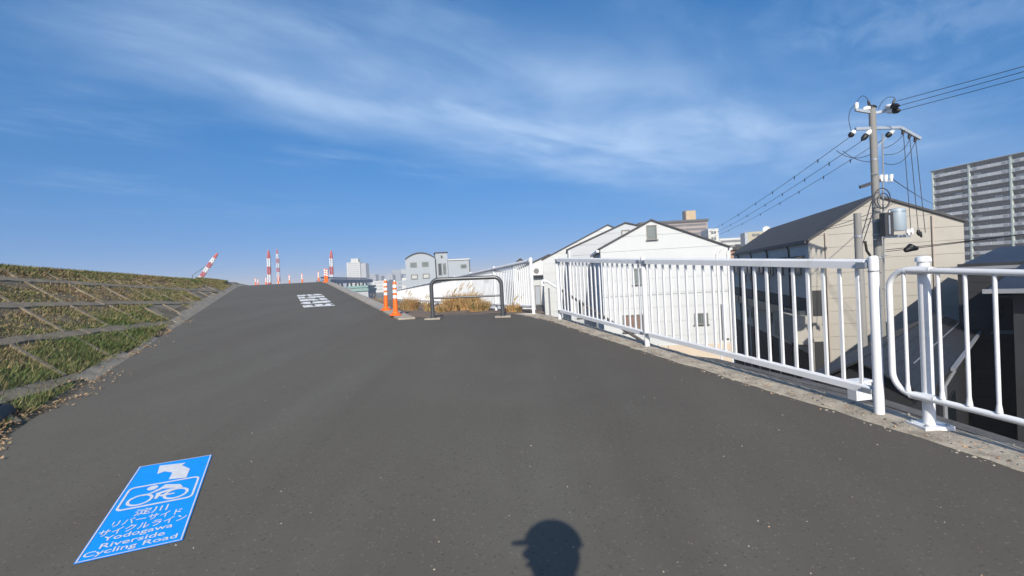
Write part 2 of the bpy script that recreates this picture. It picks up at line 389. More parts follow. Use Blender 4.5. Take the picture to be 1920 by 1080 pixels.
# concrete infill in the last cell of each row, beside the path
for poly in ([(12.2,.34),(15.5,.34),(14.2,.66),(12.6,.66)], [(17.8,.32),(24,.32),(21.5,.62),(18.6,.74)], [(26.5,.3),(34,.3),(33,.42),(27,.6)]):
    MB().prism(poly, lambda a_, d_: edge_face(a_, d_, -.1), lambda a_, d_: edge_face(a_, d_, -.008)).build('infill_slab', concrete_rib, levee)

# grass on the levee: blades spread over the cells
def blades(n, pts, hs, wid, lean, mats_i):
    v = np.empty((n,3,3)); ang = rng.uniform(0, 2*np.pi, n); tl = rng.uniform(.15, 1, n)*lean*hs; ta = rng.uniform(0, 2*np.pi, n)
    dx = np.stack([np.cos(ang), np.sin(ang), np.zeros(n)], 1)*wid[:,None]/2
    v[:,0] = pts-dx; v[:,1] = pts+dx; v[:,2] = pts + np.stack([np.cos(ta)*tl, np.sin(ta)*tl, hs], 1)
    return v
def grass_obj(name, v, mi, mats, parent=None):
    n = len(v); me = bpy.data.meshes.new(name)
    me.vertices.add(n*3); me.vertices.foreach_set('co', v.reshape(-1)); me.loops.add(n*3); me.loops.foreach_set('vertex_index', np.arange(n*3, dtype=np.int32))
    me.polygons.add(n); me.polygons.foreach_set('loop_start', np.arange(0, n*3, 3, dtype=np.int32)); me.polygons.foreach_set('material_index', mi.astype(np.int32))
    for m in mats: me.materials.append(m)
    me.update(); me.validate(); return link(name, me, parent)
def vnoise(x, y):
    return (np.sin(x*1.9+y*1.1)+np.sin(x*.7-y*2.9+1.3)+np.sin(x*4.3+y*3.7+.5)*.8+np.sin(-x*7.1+y*6.3)*.6+np.sin(x*11+y*13)*.4)/3.8
NB = 520000
uu = 1.0 + 41*rng.random(NB)**1.7; uu -= 4*(rng.random(NB) < .05)
qe = q1 + SD*(uu-4.6); qc = 5.46-.014*(uu-4)
dd = rng.random(NB)*np.maximum(qc-qe+.25, .2)
qq = qe+dd
px_ = UD.x*uu+VD.x*VL+QD.x*dd; py_ = UD.y*uu+VD.y*VL+QD.y*dd
ww = px_*WD.x+py_*WD.y
dbeam = np.min(np.abs((qq+.05*(ww-8.5))[:,None]-np.array(BQ)[None]), 1)
kf = (ww-.55-SK*(qq-3.4))/1.28; drib = np.abs(kf-np.round(kf))*1.28
zz = np.where(uu < U0-2, A0+BS*qq, np.vectorize(zroad)(uu)+BS*dd)
crown = np.clip((qq-qc+.3)/.3, 0, 1)
zz = np.minimum(zz, np.where(uu < U0-2, A0+BS*qc, zz)+.03)-.018
nv = vnoise(ww*1.3, qq*2.1); nv2 = vnoise(ww*.45+9, qq*1.0+4)
lush = np.exp(-((dd-.15)/.5)**2)*(uu < 13)*(uu > 4.2)*.9
nv3 = vnoise(ww*3.1+2, qq*5.3+1)
bare = (rng.random(NB) > .50+.45*nv+.3*nv2+.55*nv3+lush)&(crown < .3)
keep = ((dbeam > .075+.02*nv3)|(rng.random(NB) < .05+.25*(nv3 > .25))) & ((drib > .045+.03*nv3)|(rng.random(NB) < .10)|(uu > 22)) & ((dd > np.where(uu < 12, .09, .2))|((uu < 6.7)&(dd > .06))|((uu > 9.0)&(uu < 10.4)&(dd > .05))) & ~bare
lastcell = ((uu > 12.2)&(uu < 15)&(dd < .64))|((uu > 17.8)&(uu < 23)&(dd < .68))|((uu > 26.5)&(dd < .5)); keep &= ~lastcell
keep &= ~((uu < 4.75)&(dd < 1.1))
px_, py_, zz, nv, nv2, lush, crown, uu, dbeam = [a[keep] for a in (px_, py_, zz, nv, nv2, lush, crown, uu, dbeam)]
n = len(px_); dist = np.hypot(px_, py_)
hs = rng.uniform(.012, .046, n)*(1+.4*np.clip(nv,0,1)+.9*lush+.8*crown)
wid = np.clip(dist*.0013, .007, .034)*rng.uniform(.7,1.5,n)
gmix = rng.random(n)*.8 + .34*nv + .30*nv2 + .40*lush + .18*crown - .05
mi = np.where(gmix > .68, 0, np.where(gmix > .42, 1, np.where(gmix > .20, 2, 3)))
tag(grass_obj('grass', blades(n, np.stack([px_,py_,zz],1), hs, wid, 1.5, None), mi, [green1, green2, straw, brown]), 'short patchy green and straw grass on the levee slope', 'grass', kind='stuff')

# leaf litter gathered along the foot of the levee
n = 5200; uu = rng.uniform(3.2, 13, n)**1.0; off = np.abs(rng.normal(0, .10, n)); v_ = VL+.07-off*(1+.6*np.sin(uu*2.1))+.05*np.sin(uu*5)
sel = rng.random(n) < np.where(uu < 6.2, 1, .35+.3*np.sin(uu*3)); uu, v_ = uu[sel], v_[sel]; n = len(uu)
near = rng.uniform(0, 1, n) < .45; uu = np.where(near, rng.uniform(2.6, 4.75, n), uu); v_ = np.where(near, VL+rng.uniform(-.10,.75,n), v_)
x = UD.x*uu+VD.x*v_; y = UD.y*uu+VD.y*v_; z = K*uu+.012+np.maximum(v_-VL,0)*BS*.96+.012*near
hs = rng.uniform(.002,.02,n); wid = rng.uniform(.008,.03,n)
tag(grass_obj('leaf_litter', blades(n, np.stack([x,y,z],1), hs, wid, 2.2, None), rng.integers(0,2,n), [litter_mat, straw]), 'dry tan leaf litter along the foot of the levee', 'leaf litter', kind='stuff')

# black drain box at the foot of the levee
g = G(22, 815)
t = thing('drain_box', 'black box lying at the foot of the levee among dry leaves', 'box', (g.x-.40, g.y+.02, g.z+.0), -24)
MB().hexa([(-.30,-.16,0),(.26,-.16,0),(.26,.30,0),(-.30,.30,0),(-.30,-.10,.17),(.19,-.10,.17),(.19,.28,.17),(-.30,.28,.17)]).build('casing', rubber, t)
MB().box(-.26,.15,-.06,.24,.17,.182).build('lid', trim_dark, t)
# old concrete footing behind it
MB().hexa([edge_face(4.75,.02,-.1), edge_face(4.95,.02,-.1), edge_face(5.55,1.35,-.1), edge_face(5.25,1.35,-.1), edge_face(4.75,.02,.03), edge_face(4.95,.02,.03), edge_face(5.55,1.35,.03), edge_face(5.25,1.35,.03)]).build('footing', concrete_old, levee)

# ------------------------------------------------------------------ right edge: kerb strip, ledge, retaining wall, lower street
def strip(name, mat, offs, zs, ks=range(5), jit=0., label=None):
    """a band following the railing line between two offsets"""
    m = MB(); pts = []
    for k in ks:
        for o, dz_ in zip(offs, zs):
            p = edge_at(k, o+random.uniform(-jit,jit)); pts.append((p.x, p.y, plane_z(p.x, p.y)+dz_))
    c = len(offs); nk = len(list(ks))
    m.add(pts, [(i*c+j, i*c+j+1, (i+1)*c+j+1, (i+1)*c+j) for i in range(nk-1) for j in range(c-1)])
    o = m.build(name, mat); return tag(o, label, kind='structure')
def fine_line(n=60):
    """dense copy of the railing line"""
    out = []
    P_ = [Vector(p) for p in FP]
    for a, b in zip(P_[:-1], P_[1:]):
        m_ = max(2, int((b-a).length/.12))
        for i in range(m_): out.append(a.lerp(b, i/m_))
    out.append(P_[-1]); return out
fl = fine_line(); m = MB(); cols = []
for i, p in enumerate(fl):
    a = fl[max(i-2,0)]; b = fl[min(i+2,len(fl)-1)]; d = (b-a).normalized(); nn = Vector((-d.y, d.x))
    ed_ = .195+.012*nse(i*.9,2)+random.uniform(-.014,.014)
    for o, dz_ in ((ed_, .002), (ed_-.012, .009), (.13, .013), (.02,.018+.006*nse(i*1.3,1)), (-.10,.012), (-.17+.02*nse(i*.7,5),.002), (-.21,-.30)):
        q = p+nn*o; cols.append((q.x, q.y, plane_z(q.x, q.y)+dz_))
m.add(cols, [(i*7+j, i*7+j+1, (i+1)*7+j+1, (i+1)*7+j) for i in range(len(fl)-1) for j in range(6)])
tag(m.build('kerb', M('kerb_concrete', (.36,.315,.245), .92, .3, 5, bump=.5, bscale=60, dirt=(.11,.095,.075), dirt_amt=.9)), 'worn concrete kerb under the white railing', kind='structure')
# weathered ledge one step below the kerb, laid as long boards
ledge = tag(thing('ledge', 'weathered grey ledge one step below the railing', 'ledge'), kind='structure')
del ledge['category']
outer = [(4.75,-1.2), (4.32,3.0), (4.05,5.6), (3.25,8.2), (2.2,9.4)]
inn = [edge_at(k, -.20) for k in range(4)]
lin = [Vector((p.x,p.y)) for p in inn]+[edge_at(3,-.20)+Vector((-.02,.3))]
nb = 9
for b in range(nb):
    f0, f1 = b/nb+.012, (b+1)/nb-.006; hz = random.uniform(-.012,.012); m = MB()
    for k in range(4):
        a0 = lin[k].lerp(Vector(outer[k]), f0); a1 = lin[k].lerp(Vector(outer[k]), f1); c0 = lin[k+1].lerp(Vector(outer[k+1]), f0); c1 = lin[k+1].lerp(Vector(outer[k+1]), f1)
        zf = lambda p, f: plane_z(p.x, p.y)*.55+.0-.36-.05*f+hz
        q = [(a0,f0),(a1,f1),(c1,f1),(c0,f0)]
        m.hexa([(p.x,p.y,zf(p,f)-.12) for p, f in q]+[(p.x,p.y,zf(p,f)) for p, f in q])
    m.build('board', concrete_dark, ledge)
# retaining wall under the ledge
m = MB(); ol = [Vector(p) for p in outer]
far = [Vector((-.3-.2756*s_+.25, 10.4+.9613*s_)) for s_ in (2, 8, 16, 30, 60)]
chain = [Vector((5.2,-10))]+ol+[Vector((1.3,10.3))]+[Vector((.62-.2756*s_, 10.05+.9613*s_)) for s_ in (1.5, 8, 16, 30, 60)]
def ztop(i, p): return plane_z(p.x, p.y)*.55-.50 if i < 6 else .3-.0215*max(0,(p.y-10))
for i in range(len(chain)-1):
    a, b = chain[i], chain[i+1]
    m.add([(a.x,a.y,GROUND-.2),(b.x,b.y,GROUND-.2),(b.x,b.y,ztop(i+1,b)),(a.x,a.y,ztop(i,a))], [(0,1,2,3)])
tag(m.build('retaining_wall', concrete_old), 'concrete retaining wall below the path', kind='structure')
# lower street and far plain in one sheet reaching the horizon
m = MB(); m.add([(-3000,-60,GROUND),(3000,-60,GROUND),(3000,2900,GROUND),(-3000,2900,GROUND)], [(0,1,2,3)])
tag(m.build('ground', plain_mat), 'flat built up ground far below the levee', kind='structure')
m = MB(); m.add([(4.5,-10,GROUND+.004),(11.5,-10,GROUND+.004),(13.5,18,GROUND+.004),(24,60,GROUND+.004),(17,60,GROUND+.004),(8.8,18.5,GROUND+.004),(4.0,10,GROUND+.004)], [(0,1,2,3,4,5,6)])
tag(m.build('street', street_mat), 'narrow street between the houses below the path', kind='structure')

# ------------------------------------------------------------------ dirt branch track behind the hoop, and the island kerb
Q0 = Vector((.40, 10.1)); QZ = plane_z(.40, 10.1)
def branch_z(x, y):
    s_ = (x-Q0.x)*FD.x+(y-Q0.y)*FD.y; base = plane_z(x, y)
    zb = QZ-.0215*s_
    t = min(max(s_/3.0, 0), 1); t = t*t*(3-2*t)
    return base*(1-t)+min(base, zb)*t
m = MB(); ns = 44; nc = 12; pts = []
for i in range(ns):
    s_ = .25 + 62*(i/(ns-1))**1.5
    r0 = Q0+FD*s_ + Vector((FD.y,-FD.x))*.35
    # left end: the island kerb's right side
    u_ = 10.0 + s_*.985
    l0 = Vector(xy(u_, VR-.30))
    for j in range(nc):
        f = j/(nc-1); p = l0.lerp(r0, f); zl = zroad(u_)-.02; zb = branch_z(p.x, p.y)
        side = min(f/.34, 1); side = side*side*(3-2*side)
        z = zl*(1-side)+zb*side + .015*nse(p.x*3,p.y*3)*(1 if 0<f<1 and i > 0 else 0)
        if i == 0: z = plane_z(p.x, p.y)-.012
        pts.append((p.x, p.y, z))
m.add(pts, [(i*nc+j, i*nc+j+1, (i+1)*nc+j+1, (i+1)*nc+j) for i in range(ns-1) for j in range(nc-1)])
tag(m.build('dirt_track', dirt_path, smooth=True), 'earthen side track descending behind the hoop barrier', kind='structure')
# island kerb slabs
isl = tag(thing('island_kerb', 'flat concrete kerb strip carrying the orange posts', 'kerb'), kind='structure'); del isl['category']
u = 9.95; first = True
while u < 34:
    u2 = u+(1.0 if u < 20 else 2.0); vv0, vv1 = VR+.015, VR-.30
    q = [(u,vv1),(u2-.012,vv1),(u2-.012,vv0),(u,vv0)]
    if first: q[0] = (u-.02, vv1); q[3] = (u+.05, vv0); first = False
    m = MB().hexa([road(a,b,-.1) for a,b in q]+[road(a,b,.028+random.uniform(0,.004)) for a,b in q])
    m.build('kerb_slab', concrete_pale if random.random() < .6 else concrete, isl); u = u2

# ------------------------------------------------------------------ road markings
sg0 = road(3.265, .665)
sign = thing('road_sign_panel', 'blue painted cycling road panel with white bicycle symbol on the asphalt', 'road marking')
XA = Vector((-VD.x, -VD.y, 0)); YA = Vector((UD.x, UD.y, K)).normalized(); ZA = XA.cross(YA)
mw = Matrix((XA, YA, ZA)).transposed().to_4x4(); mw.translation = road(2.71, .86, .004); sign.matrix_world = mw
inv = mw.inverted()
SW, SH = .39, 1.11
def flat(poly, name, mat, parent, z): 
    m = MB(); m.add([(x_, y_, z) for x_, y_ in poly], [tuple(range(len(poly)))])
    o = m.build(name, mat, parent)
    if o.data.polygons[0].normal.z < 0: o.data.flip_normals()
    return o
flat([(0,0),(SW,0),(SW,SH),(0,SH)], 'panel', sign_blue, sign, 0)
e = .006
for nm, (a, b, c, d) in dict(l=(.004,.004+e,.004,SH-.004), r=(SW-.004-e,SW-.004,.004,SH-.004), b=(.004+e+.001,SW-.005-e,.004,.004+e), t=(.004+e+.001,SW-.005-e,SH-.004-e,SH-.004)).items():
    flat([(a,c),(b,c),(b,d),(a,d)], 'border_line', sign_white, sign, .002)
def cs(cx, cy):                                        # close-up pixel -> panel coordinates
    g = inv @ G(100+cx/4.32, 830+cy/4.32); return g.x, g.y
arrow = [cs(*p) for p in [(935,305),(965,250),(905,240),(843,262),(862,193),(1075,170),(1042,190),(1107,218),(1078,290)]]
flat(arrow, 'arrow', sign_white, sign, .002)
def ring(poly_o, poly_i, name):
    n = len(poly_o); m = MB(); m.add([(x_,y_,.002) for x_,y_ in poly_o]+[(x_,y_,.002) for x_,y_ in poly_i], [(i,(i+1)%n,n+(i+1)%n,n+i) for i in range(n)])
    o = m.build(name, sign_white, sign)
    if o.data.polygons[0].normal.z < 0: o.data.flip_normals()
    return o
def rrect(x0,y0,x1,y1,r,ry):
    out = []
    for cx,cy,a0 in ((x1-r,y1-ry,0),(x0+r,y1-ry,90),(x0+r,y0+ry,180),(x1-r,y0+ry,270)):
        for k in range(6): a = R(a0+18*k); out.append((cx+r*math.cos(a), cy+ry*math.sin(a)))
    return out
fx0, fx1, fy0, fy1 = .026, .366, .468, .768
ring(rrect(fx0,fy0,fx1,fy1,.03,.04), rrect(fx0+.011,fy0+.018,fx1-.011,fy1-.018,.022,.028), 'symbol_frame')
def ell(cx, cy, rx, ry, n=28): return [(cx+rx*math.cos(2*math.pi*k/n), cy+ry*math.sin(2*math.pi*k/n)) for k in range(n)]
fw, fh = fx1-fx0, fy1-fy0
def fc(a, b): return fx0+a*fw, fy0+b*fh               # position inside the frame
for cxx in (.26, .735):
    cx, cy = fc(cxx, .33); ring(ell(cx,cy,.175*fw,.235*fh), ell(cx,cy,.132*fw,.175*fh), 'wheel')
flat(ell(*fc(.35,.80),.075*fw,.10*fh), 'rider_head', sign_white, sign, .002)
flat([fc(*p) for p in [(.44,.66),(.52,.86),(.74,.74),(.80,.58),(.74,.54),(.66,.62),(.52,.66)]], 'rider_back', sign_white, sign, .002)
flat([fc(*p) for p in [(.44,.68),(.50,.64),(.36,.50),(.27,.48),(.26,.53),(.35,.56)]], 'rider_arm', sign_white, sign, .0025)
flat([fc(*p) for p in [(.76,.57),(.70,.53),(.52,.44),(.50,.24),(.46,.24),(.45,.50),(.62,.60)]], 'rider_leg', sign_white, sign, .0025)
flat([fc(*p) for p in [(.50,.36),(.53,.38),(.72,.36),(.72,.32),(.54,.30)]], 'bicycle_frame', sign_white, sign, .003)
def text(body, x0, x1, y0, y1, parent, name='lettering', mat=sign_white, z=.002, bold=.0):
    c = bpy.data.curves.new(name, 'FONT'); c.body = body; c.offset = bold; c.resolution_u = 3
    o = bpy.data.objects.new(name, c); COL.objects.link(o); bpy.context.view_layer.update()
    dg = bpy.context.evaluated_depsgraph_get(); me = bpy.data.meshes.new_from_object(o.evaluated_get(dg)); bpy.data.objects.remove(o)
    co = np.empty(len(me.vertices)*3); me.vertices.foreach_get('co', co); co = co.reshape(-1,3)
    lo, hi = co.min(0), co.max(0); s_ = (hi-lo); 
    co[:,0] = x0+(co[:,0]-lo[0])/s_[0]*(x1-x0); co[:,1] = y0+(co[:,1]-lo[1])/s_[1]*(y1-y0); co[:,2] = z
    me.vertices.foreach_set('co', co.reshape(-1)); me.materials.clear(); me.materials.append(mat); me.update()
    if len(me.polygons) and me.polygons[0].normal.z < 0: me.flip_normals()
    return link(name, me, parent)
for body, xa, xb, yc, hh in [('淀川',.125,.268,.405,.074),('リバーサイド',.055,.340,.322,.066),('サイクルライン',.022,.372,.243,.068),('Yodogawa',.055,.326,.172,.058),('Riverside',.062,.306,.112,.044),('Cycling Road',.018,.362,.050,.056)]:
    text(body, xa, xb, yc-hh/2, yc+hh/2, sign, bold=.012)

lett = thing('road_lettering', 'worn white painted lettering in stretched rows on the asphalt', 'road marking')
mw = Matrix((XA, YA, ZA)).transposed().to_4x4(); mw.translation = road(14.1, -.47, .004); lett.matrix_world = mw
rr = random.Random(5)
for i in range(5):
    y0 = i*1.08; y1 = y0+.62; m = MB(); k = 0
    nchar = 3; cw = .78/nchar
    def q4(xa, xb, ya, yb, z):
        j = lambda: rr.uniform(-.012,.012); jy = lambda: rr.uniform(-.05,.05)
        m.add([(xa+j(),ya+jy(),z),(xb+j(),ya+jy(),z),(xb+j(),yb+jy(),z),(xa+j(),yb+jy(),z)], [(0,1,2,3)])
    for c in range(nchar):
        xa = c*cw+.015+.02*i*0; xb = xa+cw-.03
        z = 0.
        for yy in (y0+.08, y0+.32, y0+.55):
            z += .0004; q4(xa-.01+rr.choice([0,0,.05]), xb+.012-rr.choice([0,0,.06]), yy-.10, yy+.10, z)
        for xx in rr.sample([xa+.02, xa+.10, xb-.02, xb-.10], 2):
            z += .0004; q4(xx-.024, xx+.024, y0-.03, y1+.03, z)
    m.build('lettering_row', road_white, lett)

# ------------------------------------------------------------------ delineator posts
def delineator(label, loc, h=.68, group='orange delineator posts', small=False):
    t = thing('delineator_post', label, 'delineator', loc, random.uniform(0,360), group)
    k = h/.68; n = 12 if small else 24
    MB().lathe([(.125*k,0),(.125*k,.012*k),(.10*k,.03*k),(.062*k,.055*k),(.058*k,.07*k)], n).build('base', orange, t, True)
    MB().lathe([(.05*k,.06*k),(.045*k,.30*k),(.04*k,.33*k),(.04*k,.655*k),(.03*k,.675*k),(.012*k,.68*k)], n).build('post', orange, t, True)
    for zz_ in (.345, .455, .56):
        MB().lathe([(.0425*k,zz_*k),(.0425*k,(zz_+.06)*k)], n).build('reflective_band', reflect_w, t, True)
    if not small:
        MB().lathe([(.018*k,.68*k),(.018*k,.705*k),(.008*k,.712*k)], 10).build('cap', reflect_w, t, True)
    t.rotation_euler = (R(random.uniform(-2,2)), R(-1.5+random.uniform(-1,1)), random.uniform(0,6)); return t
for (px, py), h, lb in (((742,594),.69,'orange delineator post with white bands at the tip of the kerb strip'), ((724,584),.67,'orange delineator post with white bands standing second along the kerb strip')):
    g = G(px, py); g = Vector((g.x, g.y, g.z+.03)); delineator(lb, g, h)
for idx, (px, Y, topy, grp) in enumerate(((608.5,26.0,503,'a'),(612.5,26.9,504.5,'a'),(596.5,31.5,509,'b'),(566,33.5,513,'b'),(542,36,515.5,'b'),(521,38,517,'b'),(498,43,520.5,'b'),(483.5,48,523,'b'),(478.5,50,521.5,'b'))):
    p = P(px, topy, Y); h = .72
    delineator(('orange delineator post of the crest pair standing at the near end of the kerb top', 'orange delineator post of the crest pair standing close behind its twin')[idx] if grp == 'a' else ('first','second','third','fourth','fifth','sixth','last')[idx-2]+' orange delineator post of the row beyond the crest, counted from the crest pair', (p.x, p.y, p.z-h), h, 'pair of delineators at the crest' if grp == 'a' else 'row of delineators beyond the crest', True)

# ------------------------------------------------------------------ hoop barrier
a, b = G(812,598), G(943,594)
a = Vector((a.x,a.y,a.z)); b = Vector((b.x,b.y,b.z)); ln = (b-a).length; d = (b-a).normalized()
hoop = thing('hoop_barrier', 'grey steel hoop barrier with a crossbar closing the side track', 'barrier', a, math.degrees(math.atan2(d.x, d.y))-90)
H = .76; rc = .14; tilt = b.z-a.z; pts = [(0,0,.0)]
for k in range(8): an = R(180-90*k/7); pts.append((rc+rc*math.cos(an), 0, H-rc+rc*math.sin(an)))
for k in range(8): an = R(90-90*k/7); pts.append((ln-rc+rc*math.cos(an), 0, H-rc+rc*math.sin(an)+tilt*.5))
pts.append((ln,0,tilt))
MB().tube(pts, .038, 14).build('arch', steel_grey, hoop, True)
MB().tube([(.02,0,.40),(ln-.02,0,.40+tilt*.5)], .019, 10).build('crossbar', steel_grey, hoop, True)
for x_, z_ in ((0,0),(ln,tilt)):
    MB().box(x_-.15,x_+.15,-.11,.11,z_-.05,z_+.02).build('foot_pad', concrete_pale, hoop)
    MB().lathe([(.06,z_+.02),(.06,z_+.035),(.045,z_+.045)], 14, (x_,0,0)).build('collar', steel_grey, hoop, True)
MB().bar((.03,.02,.05),(.17,.16,.045),.03,.03).build('leg_shadow_bar', dark_steel, hoop)  # dark bar laid where the left leg's shadow falls, shade built as a part

# ------------------------------------------------------------------ railings
def bar_mesh(h, wx, wy):
    m = MB(); m.box(-wx/2, wx/2, -wy/2, wy/2, 0, h); o = m.build('baluster', white_paint); me = o.data; bpy.data.objects.remove(o); return me
def railing_run(name, label, posts, zb, nb, hpost=1.12, stuff_from=None, pr=.033):
    """posts: xy list; zb: base height at each; nb bars per panel"""
    t = thing(name, label, 'railing', (posts[0][0], posts[0][1], zb[0]))
    o0 = Vector((posts[0][0], posts[0][1], zb[0]))
    rel = [Vector((p[0],p[1],z))-o0 for p, z in zip(posts, zb)]
    stuff = MB()
    for i, p in enumerate(rel):
        m = MB(); m.lathe([(pr,-.03),(pr,hpost-.02),(pr*.95,hpost-.005),(pr*.6,hpost+.006)], 18, p); o = m.build('post', white_paint, t, True)
        m = MB(); m.lathe([(pr+.004,hpost-.105),(pr+.004,hpost-.098)], 18, p); m.build('joint_ring', trim_grey, o, True)
    for i in range(len(rel)-1):
        a, b = rel[i], rel[i+1]; d = (b-a).normalized(); fl_ = Vector((d.x,d.y,0)).normalized(); nn = Vector((-fl_.y, fl_.x, 0))
        za, zb_ = .98, .155
        A, B = a+d*(pr+.02), b-d*(pr+.02)
        z = Vector((0,0,1))
        # top rail: a broad grooved extrusion; bottom rail: the same, smaller
        for nm, hh, hgt, wid in (('top_rail', 1.06, .052, .060), ('bottom_rail', .155, .045, .050)):
            o = MB().bar(A+z*hh, B+z*hh, wid, hgt).build(nm, white_paint, t)
            MB().bar(A+d*.01+z*(hh+.004)+nn*(wid/2+.006), B-d*.01+z*(hh+.004)+nn*(wid/2+.006), .014, hgt*.36).build('rail_lip', white_paint, o)
            MB().tube([A+z*(hh+hgt/2-.004), B+z*(hh+hgt/2-.004)], wid*.36, 10).build('rail_crown', white_paint, o, True)
            for e_, s_ in ((A, 1), (B, -1)):
                MB().bar(e_-d*s_*.025+z*hh, e_+d*s_*.045+z*hh, wid+.03, hgt*.8).build('bracket', galv, o)
        L_ = (B-A).length
        for k in range(nb):
            p = A.lerp(B, (k+.5)/nb); p0 = p+z*.18; p1 = p+z*1.03
            if stuff_from is not None and i >= stuff_from:
                stuff.bar(p0, p1, .023, .017, up=nn)
            else:
                me = BAR; o = link('baluster', me, t); o.location = p0; o.rotation_euler = (0,0,math.atan2(fl_.y, fl_.x))
    if stuff.v: tag(stuff.build('balusters_beyond', white_paint, t), kind='stuff')
    return t
BAR = bar_mesh(.85, .023, .017)
def pz(p): return plane_z(*p)
P3, P2, P1 = (2.56,3.62), (1.655,6.40), (.83,9.19)
railing_run('railing', 'white two panel railing with slim upright bars along the kerb before the white houses', [P1,P2,P3], [pz(P1)+.015, pz(P2)+.015, pz(P3)+.015], 20)
posts, zb = [], []
for i in range(18):
    p = Q0+FD*(3.0*i); posts.append((p.x, p.y)); zb.append(QZ-.0215*3*i)
railing_run('railing', 'long white upright bar railing running downhill beside the dirt track', posts, zb, 20, stuff_from=6)
# tubular railing at the near right
RD = (Vector((3.85,-.75))-Vector((2.62,3.36))).normalized(); R0 = Vector((2.64,3.33))
t = thing('tube_railing', 'white tubular railing with rounded end and capped bolted post', 'railing', (R0.x,R0.y,pz(R0)))
def rp(s_, h): p = RD*s_; return Vector((p.x, p.y, K*(p.x*UD.x+p.y*UD.y)+h))
S0, S1 = -.19, 3.4
hT, hB = 1.045, .215; rc = .13
path = [rp(S1,hT), rp(S0+rc,hT)]
for k in range(1,8): an = R(90+90*k/7); path.append(rp(S0+rc+rc*math.cos(an), hT-rc+rc*math.sin(an)))
for k in range(0,8): an = R(180+90*k/7); path.append(rp(S0+rc+rc*math.cos(an), hB+rc+rc*math.sin(an)))
path.append(rp(S1,hB))
nrm = Vector((-RD.y, RD.x, 0)); 
if nrm.x > 0: nrm = -nrm
MB().tube([p+nrm*0 for p in path], .0195, 14).build('frame_tube', white_paint, t, True)
for i in range(11):
    s_ = -.075+.155*(i+1) if i else -.085
    if i == 0: s_ = -.09
    else: s_ = .09+.15*(i-1)+.03
    MB().tube([rp(s_,hB+.01), rp(s_,hT-.01)], .0115, 10).build('baluster', white_paint, t, True)
    MB().tube([rp(s_,hB+.02), rp(s_,hB+.07)], [.018,.012], 10).build('weld_foot', white_paint, t, True)
for s_ in (0, 2.0):
    off = -nrm*.0
    pb = rp(s_,0)
    m = MB(); m.lathe([(.035,.0),(.035,1.10)], 22, pb-nrm*.055); o = m.build('post', white_paint, t, True)
    c = pb-nrm*.055
    MB().lathe([(.045,1.10),(.045,1.12),(.038,1.132),(.02,1.138)], 22, c).build('post_cap', white_paint, o, True)
    MB().hexa([c+Vector(q)+Vector((0,0,K*0)) for q in [(-.095,-.085,.0),(.095,-.085,.0),(.095,.085,.0),(-.095,.085,.0),(-.095,-.085,.034),(.095,-.085,.034),(.095,.085,.034),(-.095,.085,.034)]]).build('base_plate', white_paint, o)
    for bx in (-.07,.07):
        for by in (-.06,.06): MB().lathe([(.011,.034),(.011,.046),(.005,.05)], 8, c+Vector((bx,by,0))).build('bolt', galv, o)
    for hh in (hT, hB):
        q = rp(s_,hh); m = MB(); m.tube([q-RD.to_3d()*.085, q-nrm*.012-RD.to_3d()*.05, q-nrm*.012+RD.to_3d()*.05, q+RD.to_3d()*.085], [.022,.027,.027,.022], 12); m.build('clamp', white_paint, t, True)

# stair handrail outside the railing, going down towards the street
h0 = P(1018,527,10.6); h1 = P(1047,541,10.3); h2 = P(1205,640,8.6); h3 = P(1300,705,7.9)
t = thing('stair_handrail', 'dark brown stair handrail with a white rounded end descending beside the white houses', 'handrail', h0)
z0 = Vector(h0)
MB().tube([Vector(h1)-z0, Vector(h2)-z0, Vector(h3)-z0], .026, 10).build('handrail', M('handrail_brown',(.10,.085,.075),.5,.1), t, True)
MB().tube([(0,0,-.10),(-.03,0,-.03),(0,0,.01),(.10,-.02,-.02),Vector(h1)-z0], .028, 10).build('rail_end', white_paint, t, True)
for f in (.02,.5,.98):
    q = (Vector(h1).lerp(Vector(h2), f))-z0; MB().tube([q, q-Vector((0,0,1.0))], .02, 8).build('rail_post', trim_grey, t, True)
# concrete stair flight below the handrail
t = thing('stair_flight', 'concrete steps going down beside the railing', 'stairs', (h1.x,h1.y,0))
for i in range(9):
    f = i/8; q = Vector(h1).lerp(Vector(h3), f*1.0); zt = q.z-.95
    MB().box(q.x-h1.x-.15, q.x-h1.x+.5, q.y-h1.y-.25, q.y-h1.y+.3, zt-.35, zt-.015*i).build('step', concrete, t)

